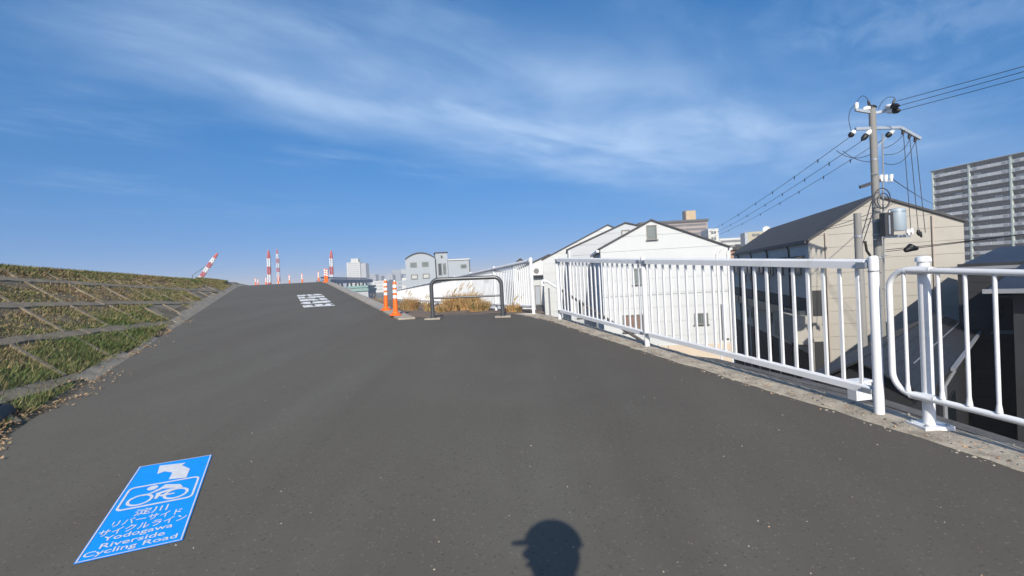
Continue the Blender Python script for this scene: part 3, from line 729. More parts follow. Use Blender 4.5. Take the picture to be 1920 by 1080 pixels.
# ------------------------------------------------------------------ houses
def clip(poly, z0, z1):
    def cut(pl, f):
        out = []
        for i in range(len(pl)):
            a, b = pl[i], pl[(i+1)%len(pl)]; fa, fb = f(a), f(b)
            if fa >= 0: out.append(a)
            if fa*fb < 0: s_ = fa/(fa-fb); out.append((a[0]+(b[0]-a[0])*s_, a[1]+(b[1]-a[1])*s_))
        return out
    pl = cut(poly, lambda p: p[1]-z0)
    return cut(pl, lambda p: z1-p[1]) if len(pl) > 2 else []
class House:
    def __init__(s, name, label, px, Y, heading, cat='house'):
        s.h = R(heading); g = P(px, 500, Y); s.O = Vector((g.x, g.y, GROUND))
        s.t = thing(name, label, cat, s.O, heading)
        s.a = Vector((math.cos(s.h), -math.sin(s.h), 0)); s.b = Vector((math.sin(s.h), math.cos(s.h), 0))
    def front(s, px, py, y=0):
        p = hit(px, py, s.O+s.b*y, s.b)-s.O; return p.dot(s.a), p.z
    def side(s, px, py, x=0):
        p = hit(px, py, s.O+s.a*x, s.a)-s.O; return p.dot(s.b), p.z
    def window(s, x0, x1, z0, z1, frame=window_frame, pane=glass, y=-.02, fw=.05, panes=1, sill=True, axis='f', x=0):
        def bx(a0,a1,d0,d1,c0,c1):
            return MB().box(a0,a1,d0,d1,c0,c1) if axis == 'f' else MB().box(d0,d1,a0,a1,c0,c1)
        yy = y if axis == 'f' else x+y
        m = MB()
        parts = [(x0,x0+fw,z0,z1),(x1-fw,x1,z0,z1),(x0+fw,x1-fw,z0,z0+fw),(x0+fw,x1-fw,z1-fw,z1)]
        for k in range(1, panes): c = x0+(x1-x0)*k/panes; parts.append((c-fw*.4,c+fw*.4,z0+fw,z1-fw))
        for (a0,a1,c0,c1) in parts:
            q = bx(a0,a1,yy-.05,yy+.01,c0,c1); m.add(q.v,q.f)
        o = m.build('window', frame, s.t)
        for k in range(panes):
            c0 = x0+fw+(x1-x0-2*fw)*k/panes+.008; c1 = x0+fw+(x1-x0-2*fw)*(k+1)/panes-.008
            bx(c0,c1,yy-.022,yy-.012,z0+fw,z1-fw).build('pane', pane, o)
        if sill: bx(x0-.04,x1+.04,yy-.09,yy-.05,z0-.03,z0).build('sill', frame, o)
        return o
    def gable(s, W, zl, zr, xr, zridge, depth, wall, roof=roof_dark, board=.46, ov=.16, board_mat=None, th=.07, zbase=0, fascia=trim_dark, ovb=.1):
        poly = [(0,zbase),(W,zbase),(W,zr),(xr,zridge),(0,zl)]
        MB().prism(poly, lambda x_,z_: (x_,0,z_), lambda x_,z_: (x_,depth,z_)).build('wall', wall, s.t)
        if board:
            z_ = zbase
            while z_ < zridge:
                pl = clip(poly, z_+.009, z_+board-.009)
                if len(pl) > 2: MB().prism(pl, lambda x_,q: (x_,-.002,q), lambda x_,q: (x_,-.018,q)).build('siding_board', board_mat or wall, s.t)
                z_ += board
        sl_l = (zridge-zl)/xr; sl_r = (zridge-zr)/(W-xr); n = Vector((0,0,1))
        for (xa, za, xb, zb_) in ((-ov, zl-ov*sl_l, xr, zridge), (xr, zridge, W+ov, zr-ov*sl_r)):
            g = .01
            o = MB().hexa([(xa,-ov,za+g),(xb,-ov,zb_+g),(xb,depth+ovb,zb_+g),(xa,depth+ovb,za+g),(xa,-ov,za+th+g),(xb,-ov,zb_+th+g),(xb,depth+ovb,zb_+th+g),(xa,depth+ovb,za+th+g)]).build('roof', roof, s.t)
            MB().hexa([(xa,-ov-.025,za-.006),(xb,-ov-.025,zb_-.006),(xb,-ov-.003,zb_-.006),(xa,-ov-.003,za-.006),(xa,-ov-.025,za+th+.014),(xb,-ov-.025,zb_+th+.014),(xb,-ov-.003,zb_+th+.014),(xa,-ov-.003,za+th+.014)]).build('barge_board', fascia, o)
        return poly

# white gabled house nearest the railing
hs3 = House('gabled_house', 'white gabled house with one small attic window in the gable and drainpipes at its corner', 1127, 20, 6)
W, _ = hs3.front(1366, 500); _, zl = hs3.front(1127,466); _, zr = hs3.front(1366,462); xr, zrd = hs3.front(1220,413)
hs3.gable(W, zl, zr, xr, zrd, 5.2, white_wall, board=.56, ov=.08, th=.03)
def winf(h, x0, y0, x1, y1, **k):
    xa, za = h.front(x0, (y0+y1)/2, -.05); xb, _ = h.front(x1, (y0+y1)/2, -.05); xm = (x0+x1)/2
    _, zt = h.front(xm, y0, -.05); _, zb_ = h.front(xm, y1, -.05); return h.window(xa, xb, zb_, zt, **k)
winf(hs3, 1212.5, 422, 1231.5, 449, fw=.035, pane=glass)
winf(hs3, 1186, 503, 1211, 533, panes=2)
winf(hs3, 1168, 590, 1208, 622, panes=3, pane=M('window_curtain',(.20,.13,.10),.4,.2,3))
winf(hs3, 1302, 587, 1328, 608, panes=2, pane=glass)
xb, zb_ = hs3.front(1240, 648); 
MB().box(-.01,W+.02,-.05,-.019,.0,zb_).build('base_panel', cream_wall, hs3.t)
MB().box(W*.5-.012,W*.5+.012,-.056,-.05,0,zb_).build('panel_joint', window_frame, hs3.t)
xm, zm = hs3.front(1240, 552); MB().box(0,W,-.026,-.0182,zm-.012,zm+.012).build('belt_course', trim_grey, hs3.t)
for xx in (W-.02, W-.42):
    MB().tube([(xx,-.06,.3),(xx,-.06,zr-.25),(xx+.12,-.10,zr-.08)], .04, 10).build('drainpipe', white_paint, hs3.t, True)
MB().box(W-.36,W-.10,-.16,-.056,zb_+.2,zb_+1.5).build('meter_box', M('meter_grey',(.55,.56,.57),.6,.05), hs3.t)
MB().bar((W+.10,-.05,zr-.1),(W+.10,5.2,zr-.1),.11,.09).build('gutter', white_paint, hs3.t)
MB().bar((-.10,-.05,zl-.10),(-.10,5.2,zl-.10),.11,.09).build('gutter', white_paint, hs3.t)

hs2 = House('gabled_house', 'pale grey gabled house wedged between the two white gabled houses', 1066, 26, 6)
W, _ = hs2.front(1300,500); _, zl = hs2.front(1066,468); xr, zrd = hs2.front(1172,418)
hs2.gable(W, zl, zl+.25, xr, zrd, 5.0, grey_wall, board=.5, ov=.08, th=.03)
winf(hs2, 1165, 431, 1181, 442, panes=1, pane=glass_pale)
winf(hs2, 1082, 565, 1094, 596, panes=1, pane=glass_dark)
MB().tube([(.08,-.08,.2),(.08,-.08,zl-.1)], .045, 8).build('drainpipe', white_paint, hs2.t, True)

hs1 = House('gabled_house', 'white gabled house farthest along the row with a tall plain wall', 1018, 32, 6)
W, _ = hs1.front(1250,500); _, zl = hs1.front(1018,487); xr, zrd = hs1.front(1139,422)
hs1.gable(W, zl, zl+.25, xr, zrd, 4.4, white_wall, board=.6, ov=.08, th=.03)
winf(hs1, 1127, 436, 1138, 443, pane=glass)
xa, za = hs1.front(1029,540); MB().tube([(xa,-.08,.2),(xa,-.08,za)], .05, 8).build('drainpipe', trim_grey, hs1.t, True)

hs0 = House('low_house', 'low white house with a grey door behind the end of the long railing', 972, 37.5, 6)
W, _ = hs0.front(1080,500); _, zl = hs0.front(972,505); xr, zrd = hs0.front(1030,478)
hs0.gable(W, zl, zl, xr, zrd, 4, white_wall, board=.7, ov=.1, th=.06)
winf(hs0, 1003, 535, 1014, 572, panes=1, pane=M('door_grey',(.33,.36,.40),.5,.05), sill=False)
xa, za = hs0.front(1004,573); xb, zb_ = hs0.front(1020,592)
MB().add([(xa,-.03,za),(xb,-.03,za),(xb,-.6,zb_),(xa+.15,-.6,zb_),(xa,-.03,za-.04),(xb,-.03,za-.04),(xb,-.6,zb_-.04),(xa+.15,-.6,zb_-.04)], [(0,1,2,3),(7,6,5,4),(0,4,5,1),(1,5,6,2),(2,6,7,3),(3,7,4,0)]).build('awning', dark_steel, hs0.t)
xa, za = hs0.front(998,516); xb, zb_ = hs0.front(1018,500)
ac = thing('air_conditioner', 'white outdoor air conditioner hung on the low white house wall', 'air conditioner', hs0.O+hs0.a*xa+Vector((0,0,za)), 6)
MB().box(0,xb-xa,-.45,-.05,0,zb_-za).build('casing', white_paint, ac)
MB().lathe([(.2,0),(.2,.02)], 20).build('fan_grille', window_frame, ac); ac.children[-1].rotation_euler = (R(90),0,0); ac.children[-1].location = ((xb-xa)*.42,-.455,(zb_-za)*.5)
MB().box(-.05,xb-xa+.05,-.5,-.05,-.08,-.02).build('bracket', window_frame, ac)

# tan house behind the utility pole
tan = House('tan_house', 'tall tan sided house with a dark roof behind the utility pole', 1519, 19, 14)
W, _ = tan.front(1808,470); _, zl = tan.front(1519,450); _, zr = tan.front(1808,415); xr, zrd = tan.front(1641,368)
TD = 15.5
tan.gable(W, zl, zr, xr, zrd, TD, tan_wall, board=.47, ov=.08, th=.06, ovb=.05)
for xx, nm in ((1547,'x'),(1748,'y')):
    xa, _ = tan.front(xx,450); xa = max(xa,.4)
    zt = zl+(zrd-zl)*xa/xr-.12 if xa < xr else zr+(zrd-zr)*(W-xa)/(W-xr)-.12
    MB().tube([(xa,-.06,.2),(xa,-.06,zt)], .035, 8).build('drainpipe', M('pipe_tan',(.42,.36,.30),.6,.05), tan.t, True)
# left wall in shade: lightened cladding sheet, window rows, dark sheets for the shade of recesses
def wins(h, x0, y0, x1, y1, **k):
    d1, _ = h.side(x0,(y0+y1)/2); d0, _ = h.side(x1,(y0+y1)/2); xm = (x0+x1)/2; _, zt = h.side(xm,y0); _, zb2 = h.side(xm,y1)
    d0, d1 = max(d0,.1), min(d1,TD-.1); return h.window(d0,d1,zb2,zt,axis='s',x=0,**k)
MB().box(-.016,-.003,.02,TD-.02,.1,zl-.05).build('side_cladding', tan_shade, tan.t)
for (x0,y0,x1,y1) in ((1379,498,1389,512),(1396,498,1410,513),(1418,498,1433,512),(1442,500,1452,516),(1457,499,1470,515),(1482,499,1504,514)): wins(tan,x0,y0,x1,y1,pane=glass_dark,panes=2,y=-.03,fw=.06)
for (x0,y0,x1,y1) in ((1396,515,1400,528),(1408,515,1412,528),(1400,580,1404,594),(1411,580,1416,597),(1443,586,1449,603),(1467,589,1472,607),(1485,592,1491,612),(1511,597,1517,617)): wins(tan,x0,y0,x1,y1,pane=glass_dark,y=-.03,fw=.08,sill=False)
_, zA = tan.side(1450,549); _, zB = tan.side(1450,582)
MB().box(-.028,-.0165,.1,TD-.1,zB,zA).build('balcony_shade_band', charcoal, tan.t)  # flat charcoal sheet painting the shade of the balcony recess
for k in range(6): MB().box(-.30,-.03,.4+k*2.5,2.6+k*2.5,zB,zB+(zA-zB)*.45).build('balcony_rail', M('balcony_glass',(.06,.07,.08),.2,.1) if k == 0 else bpy.data.materials['balcony_glass'], tan.t)
_, zG = tan.side(1450,630)
MB().box(-.028,-.0165,.1,TD-.1,.1,zG).build('garage_shade_band', charcoal, tan.t)  # flat charcoal sheet painting the shade of the ground floor recess
for k in range(7): MB().box(-.06,-.03,.15+k*2.15,.40+k*2.15,.1,zG).build('garage_pillar', tan_shade, tan.t)
_, zE = tan.side(1512,590); _, zF = tan.side(1512,640)
MB().box(-.55,-.03,-.0,3.2,zF,zE).build('bay_box', tan_wall, tan.t)
xa, za = tan.front(1519,545); xb, zb_ = tan.front(1550,592)
MB().box(.02,xb,-.03,-.019,zb_,za).build('corner_shade_sheet', charcoal, tan.t)  # flat dark sheet in place of the shaded hollow at the corner
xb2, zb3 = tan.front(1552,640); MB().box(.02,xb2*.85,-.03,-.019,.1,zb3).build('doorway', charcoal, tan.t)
_, zaw = tan.side(1500,482)
for k in range(3): MB().hexa([(-.7,.5+k*2.4,zaw-.12),(-.03,.5+k*2.4,zaw),(-.03,2.0+k*2.4,zaw),(-.7,2.0+k*2.4,zaw-.12),(-.7,.5+k*2.4,zaw-.08),(-.03,.5+k*2.4,zaw+.04),(-.03,2.0+k*2.4,zaw+.04),(-.7,2.0+k*2.4,zaw-.08)]).build('window_canopy', roof_dark, tan.t)
MB().bar((-.10,0,zl-.06),(-.10,TD,zl-.06),.11,.10).build('gutter', trim_dark, tan.t)
for k in range(4): MB().tube([(-.12,2.5+k*3.7,zl-.1),(-.06,2.5+k*3.7,zl-.3),(-.06,2.5+k*3.7,.3)], .035, 8).build('drainpipe', trim_dark, tan.t, True)

# brick house glimpsed in the gap
bk = House('brick_house', 'brick faced house glimpsed in the gap with dark windows and white pipes', 1362, 36, 10)
W, _ = bk.front(1420,500); _, zt = bk.front(1366,470)
MB().box(0,W,0,6,0,zt).build('wall', brick_mat, bk.t); MB().box(-.15,W+.15,-.15,6.1,zt+.01,zt+.25).build('roof', roof_dark, bk.t)
for (x0,y0,x1,y1) in ((1366,489,1388,512),(1366,566,1388,606)): winf(bk,x0,y0,x1,y1,pane=glass_dark,panes=2,fw=.07)
for yy in (555,635):
    xa, za = bk.front(1362,yy+5); xb, zb_ = bk.front(1392,yy-8); MB().tube([(xa,-.12,za),(xb,-.12,zb_)], .06, 8).build('drainpipe', white_paint, bk.t, True)
xa, _ = bk.front(1368,500); MB().tube([(xa,-.14,.2),(xa,-.14,zt)], .07, 8).build('drainpipe', white_paint, bk.t, True)

# dark houses at the near right
dk = House('dark_house', 'charcoal clad house with a navy hipped roof at the right behind the tube railing', 1797, 13, 44)
W = 7.; _, ze = dk.front(1800,503); p = P(1875,463,14.5); pr_ = Vector(p)-dk.O; xr0, yr0, zr0 = pr_.dot(dk.a), pr_.dot(dk.b), pr_.z; Dp = 2*yr0
MB().box(0,W,0,Dp,0,ze).build('wall', charcoal, dk.t)
z_ = 0.3
while z_ < ze-.1: MB().box(-.02,W,-.02,-.004,z_+.004,z_+.236).build('cladding_board', charcoal, dk.t); z_ += .24
ov = .10
MB().add([(-ov,-ov,ze+.01),(W+ov,-ov,ze+.01),(W+ov,Dp+ov,ze+.01),(-ov,Dp+ov,ze+.01),(xr0,yr0,zr0),(W-xr0,yr0,zr0)], [(0,1,5,4),(1,2,5),(2,3,4,5),(3,0,4),(3,2,1,0)]).build('roof', roof_navy, dk.t)
MB().box(-ov-.05,W+ov,-ov-.09,-ov-.005,ze-.05,ze+.03).build('gutter', trim_grey, dk.t)
dk.window(1.6,3.2,ze-3.2,ze-2.0,pane=glass_dark,y=-.03,panes=2); dk.window(.6,1.5,ze-1.6,ze-.7,pane=glass_dark,y=-.03)
# its porch roof
pp = P(1851,545,11.2)-dk.O; xq, yq, zq = pp.dot(dk.a), pp.dot(dk.b), pp.z
pch = MB().hexa([(xq,yq,zq),(xq+5,yq,zq),(xq+5,-.03,zq),(xq,-.03,zq),(xq,yq,zq+.03),(xq+5,yq,zq+.03),(xq+5,-.03,zq+.62),(xq+.7,-.03,zq+.62)]).build('porch_roof', roof_navy, dk.t)
MB().box(xq-.08,xq+5,yq-.09,yq-.005,zq-.06,zq+.035).build('porch_gutter', trim_grey, pch)
MB().box(xq+.4,xq+5,yq+.5,-.03,0,zq-.01).build('porch_wall', charcoal, dk.t)

# low dark outbuilding with pale gutters, in front of the tan house
od = Vector((.72,.694,0)).normalized(); oc = Vector((5.3,7.85,0)); oh = math.degrees(math.atan2(od.x,od.y))
ob = thing('outbuilding', 'low dark tiled outbuilding with pale gutters in front of the tan house', 'outbuilding', (oc.x,oc.y,GROUND), oh)
zR = CZ-1.60-GROUND; zE_ = CZ-1.93-GROUND; Lo = 8.3
# local: y along the ridge, x to the right (camera side)
MB().prism([(-1.6,0),(.62,0),(.62,zE_),(0,zR),(-1.6,zR-.9)], lambda x_,z_: (x_,0,z_), lambda x_,z_: (x_,Lo,z_)).build('wall', charcoal, ob)
sr = (zR-zE_)/.62
for k in range(5):
    x0, x1 = .0+k*.16, .0+(k+1)*.16+.015
    MB().hexa([(x0,-.15,zR-sr*x0+.02),(x1,-.15,zR-sr*x1+.02),(x1,Lo,zR-sr*x1+.02),(x0,Lo,zR-sr*x0+.02),(x0,-.15,zR-sr*x0+.04),(x1,-.15,zR-sr*x1+.055),(x1,Lo,zR-sr*x1+.055),(x0,Lo,zR-sr*x0+.04)]).build('tile_course', roof_black, ob)
MB().hexa([(-1.8,-.15,zR-1.02),(-.01,-.15,zR+.02),(-.01,Lo,zR+.02),(-1.8,Lo,zR-1.02),(-1.8,-.15,zR-.98),(-.01,-.15,zR+.06),(-.01,Lo,zR+.06),(-1.8,Lo,zR-.98)]).build('rear_roof', roof_black, ob)
MB().bar((.86,2.2,zE_-.06),(.86,Lo+.2,zE_-.06),.055,.055).build('gutter', trim_grey, ob)
MB().bar((.44,1.4,zR-.20),(.44,Lo,zR-.20),.035,.035).build('snow_guard', trim_grey, ob)
MB().tube([(.86,2.4,zE_-.1),(.72,2.4,zE_-.4),(.72,2.4,.3)], .035, 8).build('drainpipe', trim_grey, ob, True)
MB().box(.63,.66,3.2,4.6,zE_-2.2,zE_-.9).build('window', glass_dark, ob)

# ------------------------------------------------------------------ curved roof house and other mid-distance buildings
cv = House('curved_roof_house', 'pale grey house with a curved roof, square windows and a stair tower', 760.5, 90, -10)
cx0 = 0; cx1, _ = cv.front(816,500); _, zs0 = cv.front(760.5,487); _, zs1 = cv.front(816,484); xm, zpk = cv.front(790,475)
arc = []
for k in range(17):
    f = k/16; arc.append((cx1*(1-f), zs1*(1-f)+zs0*f+(zpk-(zs0+zs1)/2)*(1-(2*f-1)**2)))
MB().prism([(0,0),(cx1,0)]+arc, lambda x_,z_: (x_,0,z_), lambda x_,z_: (x_,8,z_)).build('wall', house_grey, cv.t)
m = MB()
for i in range(16):
    (xa,za),(xb,zb_) = arc[i], arc[i+1]; m.hexa([(xa,-.15,za+.01),(xb,-.15,zb_+.01),(xb,8.1,zb_+.01),(xa,8.1,za+.01),(xa,-.15,za+.2),(xb,-.15,zb_+.2),(xb,8.1,zb_+.2),(xa,8.1,za+.2)])
m.build('roof', trim_dark, cv.t)
for (a_,b_,c_,d_), pn in (((769,492,781.5,501.5),glass),((791,491,803.5,500),glass),((770.5,514.5,783.5,524),glass_pale),((792.5,513,805.5,522.5),glass_pale)): winf(cv,a_,b_,c_,d_,pane=pn,fw=.17,sill=False)
t0, _ = cv.front(817.5,500); t1, _ = cv.front(840,500); _, tz = cv.front(828,474)
MB().box(t0,t1,.8,6,0,tz).build('stair_tower', house_grey, cv.t); MB().box(t0-.12,t1+.15,.65,6.1,tz+.01,tz+.18).build('tower_roof', trim_dark, cv.t)
MB().box(cx1+.01,t0-.01,.3,5,0,zs1).build('corner_post', trim_dark, cv.t)
a_, b_ = cv.front(826,479,.8), cv.front(830,484,.8); cv.window(a_[0],b_[0],b_[1],a_[1],y=.77,fw=.07,sill=False,pane=glass_dark)
a_, b_ = cv.front(821,494,.8), cv.front(829,516,.8); cv.window(a_[0],b_[0],b_[1],a_[1],y=.77,fw=.08,sill=False,pane=glass_dark)
a_, b_ = cv.front(830,494,.8), cv.front(837,514,.8); cv.window(a_[0],b_[0],b_[1],a_[1],y=.77,fw=.08,sill=False,pane=glass)
w0, _ = cv.front(840.3,500); w1_, _ = cv.front(880,500); _, wz = cv.front(860,487.5)
MB().box(w0+.01,w1_,.3,7,0,wz).build('wing', house_grey, cv.t); MB().box(w0+.02,w1_+.15,.1,7.1,wz+.01,wz+.2).build('wing_roof', city_white, cv.t)
MB().box(w1_+.01,w1_+.14,.2,7,0,wz).build('wing_end', trim_dark, cv.t)
a_, b_ = cv.front(863.5,496,.3), cv.front(875,502.5,.3); cv.window(a_[0],b_[0],b_[1],a_[1],y=.27,fw=.12,sill=False,pane=glass)
for zz_ in (zs0-1.6, zs0-3.6, zs0-5.4): MB().box(-.9,-.02,.6,4,zz_-.9,zz_).build('balcony', house_grey, cv.t)

def small_house(label, px0, px1, Y, ytop, yeave, wall, roof, dep=8):
    h = House('distant_house', label, px0, Y, 0); W, _ = h.front(px1,500); _, zr_ = h.front((px0+px1)/2,ytop); _, ze_ = h.front((px0+px1)/2,yeave)
    h.gable(W, ze_, ze_, W*.5, zr_, dep, wall, roof=roof, board=None, ov=.3, th=.15)
    h.window(W*.3,W*.5,ze_-2.0,ze_-.9,pane=glass_dark,y=-.03,fw=.08); return h
small_house('distant house with a steep black gable showing above the long railing', 962, 990, 70, 486, 497, white_wall, roof_dark)
small_house('distant low house with a flat dark roof beyond the curved roof house', 888, 945, 110, 505, 512, house_grey, roof_dark)

def slab_block(name, label, px0, px1, Y, ytop, heading, depth, wall, floors, fh, band=apart_dark, top_over=.0, cols=1, margin=.6):
    h = House(name, label, px0, Y, heading, 'building'); W, _ = h.front(px1,470); _, zt = h.front((px0+px1)/2,ytop)
    MB().box(0,W,0,depth,0,zt).build('wall', wall, h.t)
    for k in range(floors):
        z1 = zt-1.2-k*fh; z0 = z1-fh*.45
        for c in range(cols):
            a = margin+(W-2*margin)*c/cols+.15; b = margin+(W-2*margin)*(c+1)/cols-.15
            MB().box(a,b,-.12,-.02,z0,z1).build('window_band', band, h.t)
    return h, W, zt
h, W, zt = slab_block('apartment_block', 'brown tiled apartment block with dark balcony bands and a roof tower behind the white gable', 1205, 1329, 300, 417.5, 0, 14, mansion_brown, 8, 2.6, cols=3)
MB().box(-.5,W+.5,-1.2,14,zt+.01,zt+1.2).build('roof', roof_dark, h.t)
a, za = h.front(1289,405); b, _ = h.front(1307,405); _, zc = h.front(1297,394)
MB().box(a,b,2,7,zt+1.21,zc).build('roof_tower', mansion_ochre, h.t)
MB().box(a-.6,a-.03,1.9,7.1,zt+1.21,zc+.1).build('tower_shade_face', M('tower_shade_brown',(.14,.10,.085),.8,.1), h.t)  # added dark slab: the roof tower's shaded left face put into colour
slab_block('apartment_block', 'slim white apartment building beside the brown block', 1331, 1349, 250, 428.5, 4, 12, city_white, 6, 3.0, cols=2, margin=1.2)
slab_block('apartment_block', 'long low white building with ribbon balconies between the slim white block and the olive one', 1351, 1399, 300, 446, -3, 12, city_white, 5, 2.9, band=M('band_grey',(.16,.16,.17),.7,.1))
h, W, zt = slab_block('apartment_block', 'olive beige building rising over the tan house eave', 1405, 1434, 280, 434, 8, 12, M('olive_beige',(.40,.36,.25),.8,.05,.2), 5, 3.0, cols=2, margin=2.)
MB().box(-1.6,-.02,0,8,0,zt-.2).build('shade_side_slab', city_grey, h.t)  # added grey slab standing in for the building's shaded left face
dsh = P(1437,431,120); t = thing('roof_dish', 'white round antenna dish above the dark roof ridge', 'antenna', dsh)
MB().lathe([(.05,0),(.45,.08),(.8,.3),(.82,.32),(.4,.16),(.05,.1)], 16).build('dish', city_white, t, True); t.children[0].rotation_euler = (R(70),0,R(-20)); MB().tube([(0,0,0),(0,.2,-8)], .06, 6).build('mast', galv, t)

# tall apartment tower at the far right, its balcony front running away from the camera
tw = thing('apartment_tower', 'tall grey apartment tower with stacked balconies at the far right', 'building', (160,193,GROUND), -13)
ztp = P(1758,320,193).z-GROUND; fh = 2.93; Ls = 60; nfl = 14
MB().box(1.5,16,-Ls,0,0,ztp-.4).build('core', apart_dark, tw)
MB().box(-.4,16.4,-Ls,.6,ztp-.39,ztp-.12).build('roof', apart_dark, tw); MB().box(-.45,16.45,-Ls,.65,ztp-.119,ztp).build('roof_edge', apart_light, tw)
MB().box(1.2,16,.02,.5,0,ztp-.4).build('end_wall', apart_light, tw)
bay = 6.25; nb_ = int(Ls/bay)
pan_dark = M('balcony_glass_panel',(.30,.31,.32),.4,.1); recess_m = glass_dark
for k in range(nfl):
    z0 = ztp-1.75-fh*k
    MB().box(-.05,1.49,-Ls,0,z0-1.30,z0-1.10).build('balcony_slab', apart_dark, tw)  # slab coloured dark so the shaded balcony recess looks taller
    for j in range(nb_):
        y1 = -j*bay-.2; y0 = y1-bay+.4
        o = MB().box(-.12,.0,y0,y1,z0-1.08,z0).build('balcony_panel', apart_light, tw)
        c = y0+(y1-y0)*(.28 if j%2 else .70); MB().box(-.135,-.122,c-.7,c+.7,z0-.95,z0-.15).build('panel_grille', pan_dark, o)
        MB().box(1.40,1.48,y0+.5,y0+2.4,z0-1.05,z0+.95).build('window', glass_dark, tw); MB().box(1.40,1.48,y0+3.2,y1-.4,z0-1.05,z0+.95).build('window', glass_pale if (k*3+j)%5 == 0 else glass_dark, tw)
        if j%2: MB().box(-.14,-.121,y1+.02,y1+.38,z0-1.05,z0+.02).build('divider_post', apart_post, tw)
for j in range(0, nb_+1, 2):
    y1 = -j*bay-(4 if False else 0); MB().box(-.28,.6,y1-.26,y1+.26 if j else y1+.1,0,ztp-.4).build('pillar', apart_pillar, tw)

# ------------------------------------------------------------------ far city, bridge and cranes
def tower(label, px0, px1, Y, ytop, wall, fl, cols, heading=0, side=None):
    h, W, zt = slab_block('city_tower', label, px0, px1, Y, ytop, heading, 22, wall, fl, 3.2, band=city_grey if wall is not city_grey else city_blue, cols=cols, margin=1.5); return h, W, zt
h, W, zt = tower('white high rise tower with a stepped top on the skyline', 650, 673, 800, 492, city_white, 16, 4)
MB().box(W*.3,W*.85,3,15,zt+.02,zt+6).build('roof_block', city_white, h.t); MB().box(W+.1,W+8,4,22,0,zt-2).build('shade_face_block', city_grey, h.t)  # the grey block at the right paints the tower's shaded face
tower('dark blue glass office tower on the skyline', 733.5, 749, 900, 506, city_blue, 10, 3)
tower('grey office block beside the dark glass tower', 724, 733, 850, 515, city_grey, 8, 2)
tower('pale broad block low on the skyline', 689, 701, 900, 514.5, city_grey, 6, 3)
tower('blue grey block with a flat roof low on the skyline', 702, 712, 950, 517.5, city_blue, 5, 2)
tower('long beige block near the white fence end', 696, 716, 500, 527, city_white, 3, 4)
tower('small grey block at the skyline under the dark tower', 716, 726, 600, 525, city_grey, 3, 2)
tower('low pale block behind the orange posts', 741, 757, 420, 527, city_grey, 3, 3)
tower('low beige block left of the curved roof house', 752, 764, 300, 521, city_white, 3, 2)
# bridge
pA = P(606,524,150); pB = P(690,531.5,210)
br = thing('girder_bridge', 'blue grey girder bridge on slanted piers crossing behind the path', 'bridge', (pA.x,pA.y,GROUND))
A = pA-Vector((pA.x,pA.y,GROUND)); B = pB-Vector((pA.x,pA.y,GROUND)); B.z = A.z
MB().bar(A-Vector((0,0,.6)),B-Vector((0,0,.6)),4,1.2).build('deck', bridge_blue, br)
MB().bar(A+Vector((0,-2,.5)),B+Vector((0,-2,.5)),.12,.5).build('parapet', bridge_blue, br)
for k in range(5):
    q = A.lerp(B,(k+.5)/5); q.z -= 1.2
    for s_ in (-1,1): MB().bar(q+Vector((s_*.5,0,0)),Vector((q.x+s_*2.2,q.y,0)),.5,.5,up=(0,1,0)).build('pier_leg', bridge_blue, br)
# teal roofed low shed and white tank by the end of the railing
p0 = P(652,541,70); p1 = P(690,541,70)
sh = thing('teal_shed', 'low shed with teal roof edges beyond the kerb strip', 'shed', (p0.x,p0.y,GROUND))
Wd = p1.x-p0.x; zt = p0.z-GROUND
MB().box(0,Wd,0,4,0,zt-.45).build('wall', city_grey, sh); MB().box(-.1,Wd+.1,-.2,4.1,zt-.44,zt-.12).build('lower_roof_edge', teal, sh); MB().box(.1,Wd-.1,.1,3.8,zt-.11,zt+.02).build('roof_deck', city_white, sh); MB().box(-.05,Wd+.05,-.1,4,zt+.03,zt+.28).build('roof', teal, sh)

